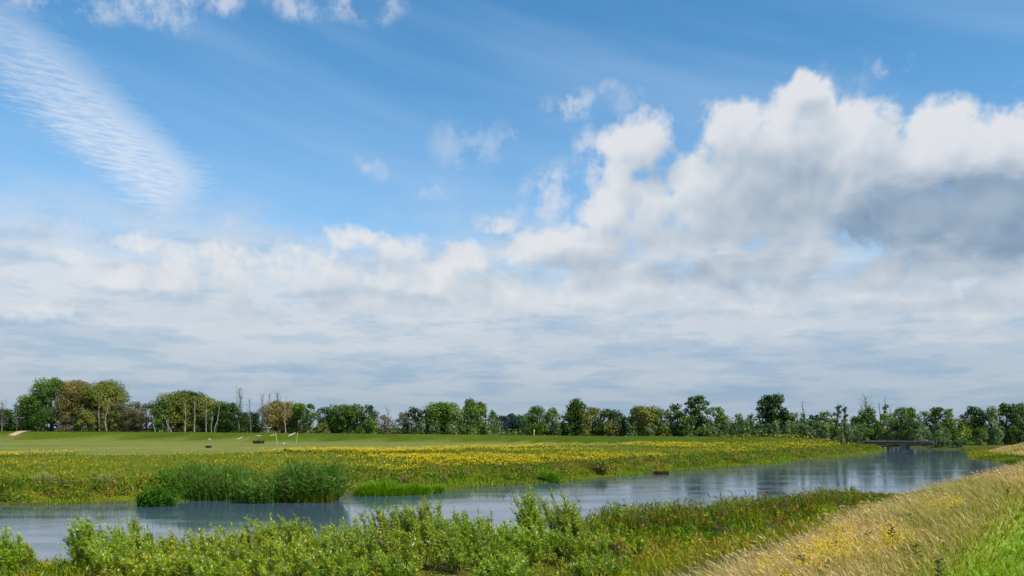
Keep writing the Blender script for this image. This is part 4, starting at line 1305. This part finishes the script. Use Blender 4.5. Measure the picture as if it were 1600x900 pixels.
# leafy bush inside the reeds
bx = EYE * FPX / (778 - HORIZ) + 1.3
def bank_bush(px, d, top, wpx, cols, label, seed, leaf=.20, name='bush', **kw):
    x = at(px, d); z = max(landz(x, d), 0.0)
    H = EYE - (top - HORIZ) * d / FPX - z
    o = leafy(name, (x, d, z), H, wpx * d / FPX, prof='dome', base=.02, cols=cols, seed=seed, leaf=leaf, trunk_r=.05, **kw)
    tag(o, label, 'bush'); return o
clump('reed_bed', 'tallest dark green leafy reed clump at the right end of the reed bed', 'reeds', 468, 786, 100, 716, [lin(80, 116, 46), lin(96, 130, 60), lin(66, 102, 38), lin(118, 122, 74)], 16, 2200, depth=4.0, leafy_side=6, w=.05, lean=(.10, .0), droop=.5, spread=.28, rough=.35)
clump('reed_fringe', 'reddish reed stems under the dense dark bush', 'reeds', 478, 786, 84, 752, [lin(120, 84, 44), lin(96, 104, 40), lin(80, 108, 40)], 15, 420, depth=1.0, w=.04, droop=.3)
bank_bush(940, 86, 722, 30, [lin(92, 104, 40), lin(112, 110, 48)], 'low olive bush on the far bank right of the lone water clump', 502)
bank_bush(720, 75, 738, 34, [lin(84, 104, 40), lin(104, 104, 60)], 'low grey green bush on the far bank left of the lone water clump', 503)
bank_bush(780, 79, 728, 30, [lin(96, 120, 40), lin(84, 110, 36)], 'fresh green bush on the far bank above the lone water clump', 504)

# ---------------------------------------------------------------- foreground willows
def willow(px, top, wpx, d, label, seed, stems=11, dens=1.0):
    """Empty > stem (each), foliage"""
    rng = np.random.default_rng(seed)
    x = at(px, d); z = max(landz(x, d), -.05)
    H = (EYE - (top - HORIZ) * d / FPX - z) * 1.04
    Wd = wpx * d / FPX
    root = empty('willow_shrub', (x, d, z))
    P, A, N, C, Ls = [], [], [], [], []
    tint = np.array([.90 + .2 * rng.random(), 1.0, .85 + .5 * rng.random()]) * (.96 + .28 * rng.random())
    pal = np.array([lin(126, 154, 34), lin(146, 170, 46), lin(100, 134, 32), lin(160, 172, 60), lin(130, 158, 80), lin(166, 162, 44)]) * tint
    for s in range(stems):
        ang = s * 2.4 + rng.normal() * .4
        rr = Wd * .5 * rng.random() ** .6
        top_f = (1.0 if s == 0 else .72 + .27 * rng.random() if s < 10 else .35 + .50 * rng.random())
        if s == 0: rr *= .3
        bend = WIND[0] * (.10 + .14 * rng.random()) * H
        e_ = np.array([math.cos(ang) * rr + bend, math.sin(ang) * rr * .7, H * top_f])
        t = np.linspace(0, 1, 6)[:, None]
        b0 = np.array([math.cos(ang), math.sin(ang), 0]) * rr * .55
        p = b0 + (e_ - b0) * t + np.array([-bend * .6, 0, H * .05]) * np.sin(t * PI) + rng.normal(size=(6, 3)) * .015 * H * t
        V, F = tube(p, np.linspace(.014, .004, 6) * (.7 + .25 * H), 4)
        put('stem', mesh_np('stem', V, F, None, smooth=True), M_TWIG, root)
        segs = [(p, .10, 1.0)]
        for q in range(int(4 + 4 * rng.random())):       # side shoots
            f = .12 + .66 * rng.random(); i = int(f * 5); a = p[i] + (p[i + 1] - p[i]) * (f * 5 - i)
            L = H * (.12 + .18 * rng.random()) * (1.25 - f)
            an = rng.random() * 2 * PI
            dirv = np.array([math.cos(an) * .42 + WIND[0] * .25, math.sin(an) * .42, 1.0 + .3 * rng.random()])
            segs.append((a + dirv * L * np.linspace(0, 1, 4)[:, None], .0, .9))
        for (pp, f0, sc) in segs:
            Lp = np.linalg.norm(pp[-1] - pp[0])
            m = int(Lp * 48 * dens) + 5
            f = f0 + (1 - f0) * rng.random(m) ** .9; fi = f * (len(pp) - 1); i = np.minimum(fi.astype(int), len(pp) - 2); fr = (fi - i)[:, None]
            pos = pp[i] * (1 - fr) + pp[i + 1] * fr
            ax = unit(pp[i + 1] - pp[i])
            out = rand_dir(rng, m)
            la = unit(ax * 1.0 + out * .85 + np.array([WIND[0] * .25, 0, .05]))
            P.append(pos); A.append(la); N.append(np.cross(la, rand_dir(rng, m)) + np.array([0, -.1, .45]))
            hfrac = pos[:, 2:3] / H
            cc = pal[rng.integers(len(pal), size=m)] * (.62 + .62 * rng.random((m, 1)))
            silver = rng.random(m) < .07
            cc[silver] = cc[silver] * .5 + lin(168, 180, 140) * .5
            red = (rng.random(m) < .05 * (hfrac[:, 0] > .75))
            cc[red] = lin(150, 110, 60)
            C.append(cc); Ls.append((.075 + .055 * rng.random(m)) * (1.15 - .35 * f))
    P, A, N, C, Ls = map(np.concatenate, (P, A, N, C, Ls))
    V, F, CC = leaf_quads(P, N, Ls * 1.35, Ls * .24, C, rng, A)
    put('foliage', mesh_np('foliage', V, F, CC), M_WILLOW, root)
    tag(root, label, 'willow', 'young willows along the near waterline')
    return root
WILLOWS = [
 (8, 838, 46, 26.5, 'pale tipped willow cut off by the left edge'),
 (34, 858, 34, 27.0, 'small willow just right of the left edge, beside open water'),
 (140, 820, 60, 28.0, 'left end willow of the continuous thicket, beside the water gap'),
 (180, 835, 60, 27.0, 'second willow of the thicket from the water gap'),
 (210, 817, 56, 29.0, 'tall tipped third willow of the thicket from the water gap'),
 (262, 842, 64, 28.0, 'low fourth willow of the thicket from the water gap'),
 (318, 832, 66, 29.0, 'fifth willow of the thicket, with a dip on its left'),
 (372, 823, 64, 30.0, 'sixth willow of the thicket, left of the paired tips'),
 (424, 812, 60, 30.5, 'left one of the paired tall tips in the left half'),
 (464, 808, 60, 31.0, 'right one of the paired tall tips in the left half'),
 (506, 828, 64, 29.5, 'low willow filling the dip right of the paired tips'),
 (550, 815, 64, 31.0, 'willow stepping up left of the highest central dome'),
 (596, 797, 70, 31.5, 'left shoulder willow of the highest central dome'),
 (634, 790, 66, 32.0, 'willow left of the tip of the central dome'),
 (662, 784, 60, 32.5, 'topmost willow of the central dome'),
 (704, 802, 64, 31.5, 'right shoulder willow of the central dome'),
 (742, 806, 56, 32.0, 'willow between the central dome and the slim spire'),
 (786, 822, 56, 31.0, 'low willow left of the slim spire'),
 (832, 766, 44, 33.0, 'slim spire willow, tallest right of the central dome'),
 (882, 772, 54, 33.5, 'leafy willow right beside the slim spire'),
 (928, 812, 50, 33.0, 'last dense willow before the reeds begin'),
 (976, 790, 40, 35.0, 'thin feathery willow standing at the left end of the reeds'),
 (196, 852, 100, 25.6, 'front willow under the tall tipped third willow'),
 (285, 856, 104, 25.6, 'front willow under the dip of the left thicket'),
 (376, 850, 104, 26.0, 'front willow under the sixth willow'),
 (466, 842, 106, 26.2, 'front willow under the paired tall tips'),
 (556, 836, 106, 26.6, 'front willow left under the central dome'),
 (648, 826, 110, 27.0, 'front willow straight under the central dome'),
 (738, 834, 106, 27.0, 'front willow right under the central dome'),
 (824, 824, 100, 27.6, 'front willow under the slim spire'),
 (900, 832, 96, 27.8, 'front willow right of the one under the spire'),
 (964, 842, 90, 28.0, 'front willow at the right end of the thicket'),
 (420, 878, 120, 24.0, 'lowest front willow at the bottom edge, under the paired tips'),
 (610, 872, 120, 24.2, 'lowest front willow at the bottom edge, left of the middle'),
 (790, 872, 120, 24.4, 'lowest front willow at the bottom edge, left of the slim spire'),
 (940, 876, 110, 24.6, 'lowest front willow at the bottom edge, right end of the thicket'),
 (1030, 868, 90, 28.6, 'low willow at the right end, fading into the bank herbs'),
 (1333, 762, 26, 50.0, 'small lone willow sapling rising from the reeds at right'),
 (1290, 772, 22, 47.0, 'leaning willow shoot left of the lone sapling in the reeds'),
 (245, 872, 120, 24.4, 'lowest front willow at the bottom edge, under the low fourth willow'),
 (335, 874, 120, 24.2, 'lowest front willow at the bottom edge, left of the one under the paired tips'),
 (515, 870, 120, 24.4, 'lowest front willow at the bottom edge, right of the one under the paired tips'),
]
for i, (px, top, w, d, lab) in enumerate(WILLOWS):
    top -= 6 if d > 28.5 else 12
    willow(px, top, w * 1.3, d, lab, 900 + i, stems=28 if d < 45 else 5, dens=1.3)

# ---------------------------------------------------------------- thistles in the dry grass
def thistle(px, py, h, label, seed, purple=True):
    rng = np.random.default_rng(seed)
    d = (EYE - 3.12) * FPX / (py + 14 - HORIZ); x = at(px, d); h *= .72
    root = empty('thistle', (x, d, landz(x, d)))
    parts = []
    t = np.linspace(0, 1, 5)[:, None]
    p = np.array([WIND[0] * .25 * h, 0, h]) * t + rng.normal(size=(5, 3)) * .01
    V, F = tube(p, np.linspace(.009, .004, 5), 4); put('stem', mesh_np('stem', V, F, None, True), M_STEM, root)
    m = 46; f = rng.random(m); pos = p[0] + (p[-1] - p[0]) * f[:, None]
    out = rand_dir(rng, m) * np.array([1, 1, .2]) + np.array([0, 0, .5])
    L = .05 + .07 * rng.random(m) * (1.2 - f)
    V, F, C = leaf_quads(pos, np.cross(out, rand_dir(rng, m)), L, L * .34, pick([lin(92, 112, 56), lin(104, 120, 66), lin(78, 98, 48)], m, rng), rng, out)
    put('leaves', mesh_np('leaves', V, F, C), M_GRASS, root)
    for k in range(5):
        c = p[-1] + rng.normal(size=3) * np.array([.045, .045, .02]); q = 22
        dv = rand_dir(rng, q); dv[:, 2] = np.abs(dv[:, 2])
        V, F, C = leaf_quads(np.repeat(c[None], q, 0) - np.array([0, 0, .015]), np.cross(dv, rand_dir(rng, q)), .022, .009, pick([lin(128, 88, 120), lin(150, 112, 132), lin(160, 140, 128)] if purple else [lin(88, 72, 58), lin(120, 100, 80)], q, rng), rng, dv)
        put('flower_head', mesh_np('flower_head', V, F, C), M_FLOWER, root)
    tag(root, label, 'thistle', 'thistles in the golden dike grass')
M_STEM = bark_mat('green_stems', srgb(86, 96, 50), srgb(112, 112, 66), 30)
for i, (px, py, h, lab, pu) in enumerate([
  (1398, 858, .62, 'tall dark thistle right of the large yellow flower patch', False),
  (1312, 872, .52, 'thistle with grey heads left of the large yellow flower patch', True),
  (1304, 868, .46, 'shorter thistle touching the grey headed one', True),
  (1362, 848, .46, 'purple headed thistle on the top edge of the yellow patch', True),
  (1406, 822, .48, 'thistle with dark heads above the right yellow patch', True),
  (1425, 820, .46, 'dark leaved thistle right of the one above the yellow patch', False),
  (1258, 900, .50, 'dark dry thistle low at the left of the golden grass', False),
  (1472, 896, .40, 'dark green thistle at the border of the mown turf', False),
  (1296, 898, .40, 'thistle with a bright purple head at the bottom of the dry grass', True),
  (1577, 768, .45, 'lone dark dry stalk near the right edge of the dike', False),
  (1434, 868, .40, 'low leafy thistle between the yellow patch and the mown turf', False)]):
    thistle(px, py, h, lab, 1200 + i, pu)
# ---------------------------------------------------------------- bridge, path, things on the field
def plain_mat(name, c1, c2, scale=3.0, rough=.8, metal=0.0):
    m, t, o = new_mat(name)
    tc = t.nodes.new('ShaderNodeTexCoord')
    n = noise(t, S(tc.outputs['Object'], t), scale, 5, .6)
    c = mixc(t, n.step(.3, .7), c1, c2)
    p = t.nodes.new('ShaderNodeBsdfPrincipled'); p.inputs['Roughness'].default_value = rough; p.inputs['Metallic'].default_value = metal
    t.links.new(c.s, p.inputs['Base Color'])
    b = t.nodes.new('ShaderNodeBump'); b.inputs['Strength'].default_value = .3; b.inputs['Distance'].default_value = .02
    t.links.new(n.s, b.inputs['Height']); t.links.new(b.outputs[0], p.inputs['Normal'])
    t.links.new(p.outputs[0], o.inputs[0])
    return m

def box_mesh(name, lo, hi, bev=.02):
    bm = bmesh.new()
    bmesh.ops.create_cube(bm, size=1.0)
    lo = np.array(lo, float); hi = np.array(hi, float)
    for v in bm.verts:
        v.co = tuple((lo + hi) / 2 + np.array(v.co) * (hi - lo))
    if bev > 0:
        bmesh.ops.bevel(bm, geom=list(bm.edges), offset=bev, segments=1, affect='EDGES', profile=.5)
    me = bpy.data.meshes.new(name); bm.to_mesh(me); bm.free()
    return me
M_DARKWOOD = plain_mat('weathered_dark_timber', srgb(74, 71, 66), srgb(112, 107, 100))
M_CONC = plain_mat('stained_concrete', srgb(96, 92, 84), srgb(132, 128, 118))
M_BLACK = plain_mat('black_plastic', srgb(20, 20, 22), srgb(34, 33, 34), rough=.5)
M_WHITE = plain_mat('white_cloth', srgb(216, 216, 212), srgb(236, 236, 232))
M_YELLOW = plain_mat('yellow_paint', srgb(206, 176, 40), srgb(224, 198, 60), rough=.5)
M_GALV = plain_mat('grey_metal_pole', srgb(128, 130, 128), srgb(150, 152, 150), rough=.5)

def bridge():
    a = np.array([at(1352, 202), 202.0]); b = np.array([at(1462, 192), 192.0])
    L = float(np.linalg.norm(b - a)); ang = math.atan2(b[1] - a[1], b[0] - a[0])
    root = empty('footbridge', (a[0], a[1], 0), ang)
    zt = 1.72
    for s in (-1, 1):
        put('beam', box_mesh('beam', (0, s * 1.05 - .15, zt - .62), (L, s * 1.05 + .15, zt - .08)), M_DARKWOOD, root)
    n = int(L / .62); plank = box_mesh('plank', (0, -1.45, zt - .078), (.58, 1.45, zt), .012); plank.materials.append(M_DARKWOOD)
    for i in range(n):
        o = bpy.data.objects.new('plank', plank); o.location = (i * .62, 0, 0); COL.objects.link(o); o.parent = root
    for s in (-1, 1):
        put('kerb_rail', box_mesh('kerb_rail', (0, s * 1.35 - .07, zt + .10), (L, s * 1.35 + .07, zt + .24)), M_DARKWOOD, root)
    post = box_mesh('post', (-.07, -.07, zt - .05), (.07, .07, zt + .095), .01); post.materials.append(M_DARKWOOD)
    for i in range(7):
        for s in (-1, 1):
            o = bpy.data.objects.new('post', post); o.location = (1 + i * (L - 2) / 6, s * 1.35, 0); COL.objects.link(o); o.parent = root
    xp = L * (1416 - 1352) / (1462 - 1352)
    bm = bmesh.new(); bmesh.ops.create_cube(bm, size=1)
    for v in bm.verts:
        k = 1.25 if v.co.z < 0 else 1.0
        v.co = (xp + v.co.x * 1.1 * k, v.co.y * 2.7, (-.9 if v.co.z < 0 else zt - .63))
    bmesh.ops.bevel(bm, geom=list(bm.edges), offset=.05, segments=2, affect='EDGES')
    me = bpy.data.meshes.new('pier'); bm.to_mesh(me); bm.free()
    put('pier', me, M_CONC, root)
    put('pier_cap', box_mesh('pier_cap', (xp - .8, -1.6, zt - .80), (xp + .8, 1.6, zt - .622), .03), M_CONC, root)
    tag(root, 'low dark plank footbridge on one pier across the narrow river mouth', 'bridge')
bridge()

def path():
    """sandy track climbing over the far dike, left"""
    pts = [(-215, 208), (-175, 219), (-150, 226.5), (-139, 230), (-136, 234), (-134, 239), (-129, 241), (-118, 238.5), (-106, 235), (-95, 232.5)]
    wd = [2.4, 2.4, 2.4, 2.4, 2.6, 2.8, 2.2, 1.6, 1.2, .5]
    P = np.array(pts, float); s = np.concatenate([[0], np.cumsum(np.hypot(*np.diff(P, axis=0).T))])
    ss = np.linspace(0, s[-1], 120); x = np.interp(ss, s, P[:, 0]); y = np.interp(ss, s, P[:, 1]); w = np.interp(ss, s, wd)
    tx, ty = np.gradient(x), np.gradient(y); l = np.hypot(tx, ty); nx_, ny_ = -ty / l, tx / l
    rows = []
    for f in np.linspace(-.5, .5, 7):
        wob = w * f * (1 + .15 * np.sin(ss * .7 + f * 9))
        xx, yy = x + nx_ * wob, y + ny_ * wob
        rows.append(np.stack([xx, yy, land(xx, yy)[0] + .16], -1))
    V = np.stack(rows, 1).reshape(-1, 3)
    idx = np.arange(len(V)).reshape(120, 7)
    F = np.stack([idx[:-1, :-1], idx[1:, :-1], idx[1:, 1:], idx[:-1, 1:]], -1).reshape(-1, 4)[:, ::-1]
    o = put('path', mesh_np('path', V, F, None, True), plain_mat('sand_track', srgb(160, 136, 102), srgb(182, 160, 126), 1.0, .95))
    tag(o, 'sandy track climbing the far dike at the left', kind='structure')
path()

# low black troughs with white pennants on thin poles, out on the field
def trough(px, py, wpx, hpx, label, white=False):
    d = 3.35 * FPX / (py - HORIZ); x = at(px, d); z = landz(x, d)
    W2 = wpx * d / FPX / 2; H = hpx * d / FPX
    root = empty('trough', (x, d, z))
    bm = bmesh.new(); bmesh.ops.create_cube(bm, size=1)
    for v in bm.verts:
        k = .88 if v.co.z < 0 else 1.0
        v.co = (v.co.x * 2 * W2 * k, v.co.y * .9 * k, (0 if v.co.z < 0 else H))
    top = max(bm.faces, key=lambda f: f.calc_center_median().z)
    r = bmesh.ops.inset_individual(bm, faces=[top], thickness=.06)
    bmesh.ops.translate(bm, verts=list(top.verts), vec=(0, 0, -H * .5))
    me = bpy.data.meshes.new('tub'); bm.to_mesh(me); bm.free()
    put('tub', me, M_BLACK, root)
    for s in (-1, 1):
        put('foot', box_mesh('foot', (s * W2 * .6 - .08, -.42, -.06), (s * W2 * .6 + .08, .42, .03), .01), M_GALV, root)
    if white:
        V, F = tube([(W2 * .55, 0, H * .4), (W2 * .55, 0, H * 1.25)], [.17, .15], 10)
        put('white_drum', mesh_np('white_drum', V, F, None, True), M_WHITE, root)
    tag(root, label, 'trough')
trough(404, 692.5, 17, 4.5, 'long black trough on the pale field, middle one')
trough(326, 699, 8, 3.5, 'small dark trough on the pale field, leftmost')
trough(450, 704, 15, 3.6, 'black trough with a white drum in it, nearest on the field', True)

def pennant(px, py, gy, wpx, slant, label, pole=None, yellow=0.0, lean=0.0, size=.30):
    d = 3.35 * FPX / (gy - HORIZ); x = at(px, d); z = landz(x, d)
    h = EYE - (py - HORIZ) * d / FPX - z
    root = empty('pennant', (x, d, z))
    n = 6; t = np.linspace(0, 1, n)
    pts = np.stack([lean * h * t, 0 * t, h * t - .3 * (t == 0)], -1)
    cut = max(1, int(round((1 - yellow) * (n - 1))))
    V, F = tube(pts[:cut + 1], np.full(cut + 1, .02), 6); put('pole', mesh_np('pole', V, F, None, True), M_GALV, root)
    if yellow > 0:
        V, F = tube(pts[cut:], np.full(n - cut, .035), 6); put('pole_top', mesh_np('pole_top', V, F, None, True), M_YELLOW, root)
    if wpx > 0:
        Wf = wpx * d / FPX
        tt = np.linspace(0, 1, 7)
        fp = pts[-1] + np.stack([-tt * Wf, .05 * np.sin(tt * 7), -tt * Wf * slant + .03 * np.sin(tt * 9)], -1)
        V, F = tube(fp, size * .55 * (.45 + .55 * tt), 8)
        put('windsock', mesh_np('windsock', V, F, None, True), M_WHITE, root)
    tag(root, label, 'pennant', 'white pennants over the pale field')
pennant(462, 674.5, 703.5, 0, 0, 'leaning pole with yellow upper half right of the nearest trough', yellow=.5, lean=.10)
pennant(462.5, 676, 703, 11, .5, 'largest white windsock, above the nearest trough', lean=-.02, size=.17)
pennant(435, 678, 704, 0, 0, 'thin pole with yellow tip leaning left of the nearest trough', yellow=.5, lean=-.16)
pennant(446, 692, 704, 4, .4, 'small low white windsock left over the nearest trough', size=.13)
pennant(432, 677.5, 697, 10, .35, 'slim white windsock left of the largest one', size=.10)
pennant(409, 680.5, 693, 8, .03, 'flat faint white windsock above the long black trough', size=.10)
pennant(380, 682.5, 696, 9, .45, 'white windsock left of the long black trough', size=.14)
pennant(330, 686, 699, 4.5, .05, 'faint white windsock above the leftmost trough', size=.12)

def marker():
    d = 214.0; x = at(834.5, d); z = landz(x, d)
    root = empty('marker_post', (x, d, z))
    h = EYE - (671.5 - HORIZ) * d / FPX - z
    V, F = tube([(0, 0, -.3), (0, 0, h - .8)], [.08, .08], 8); put('post', mesh_np('post', V, F, None, True), M_WHITE, root)
    V, F = tube([(0, 0, h - .82), (0, 0, h - .75), (0, 0, h - .05), (0, 0, h)], [.10, .15, .15, .09], 8); put('yellow_cap', mesh_np('yellow_cap', V, F, None, True), plain_mat('yellow_green_marker', srgb(200, 214, 20), srgb(214, 226, 40), rough=.4), root)
    tag(root, 'white marker post with a bright yellow cap on the far dike', 'marker')
marker()
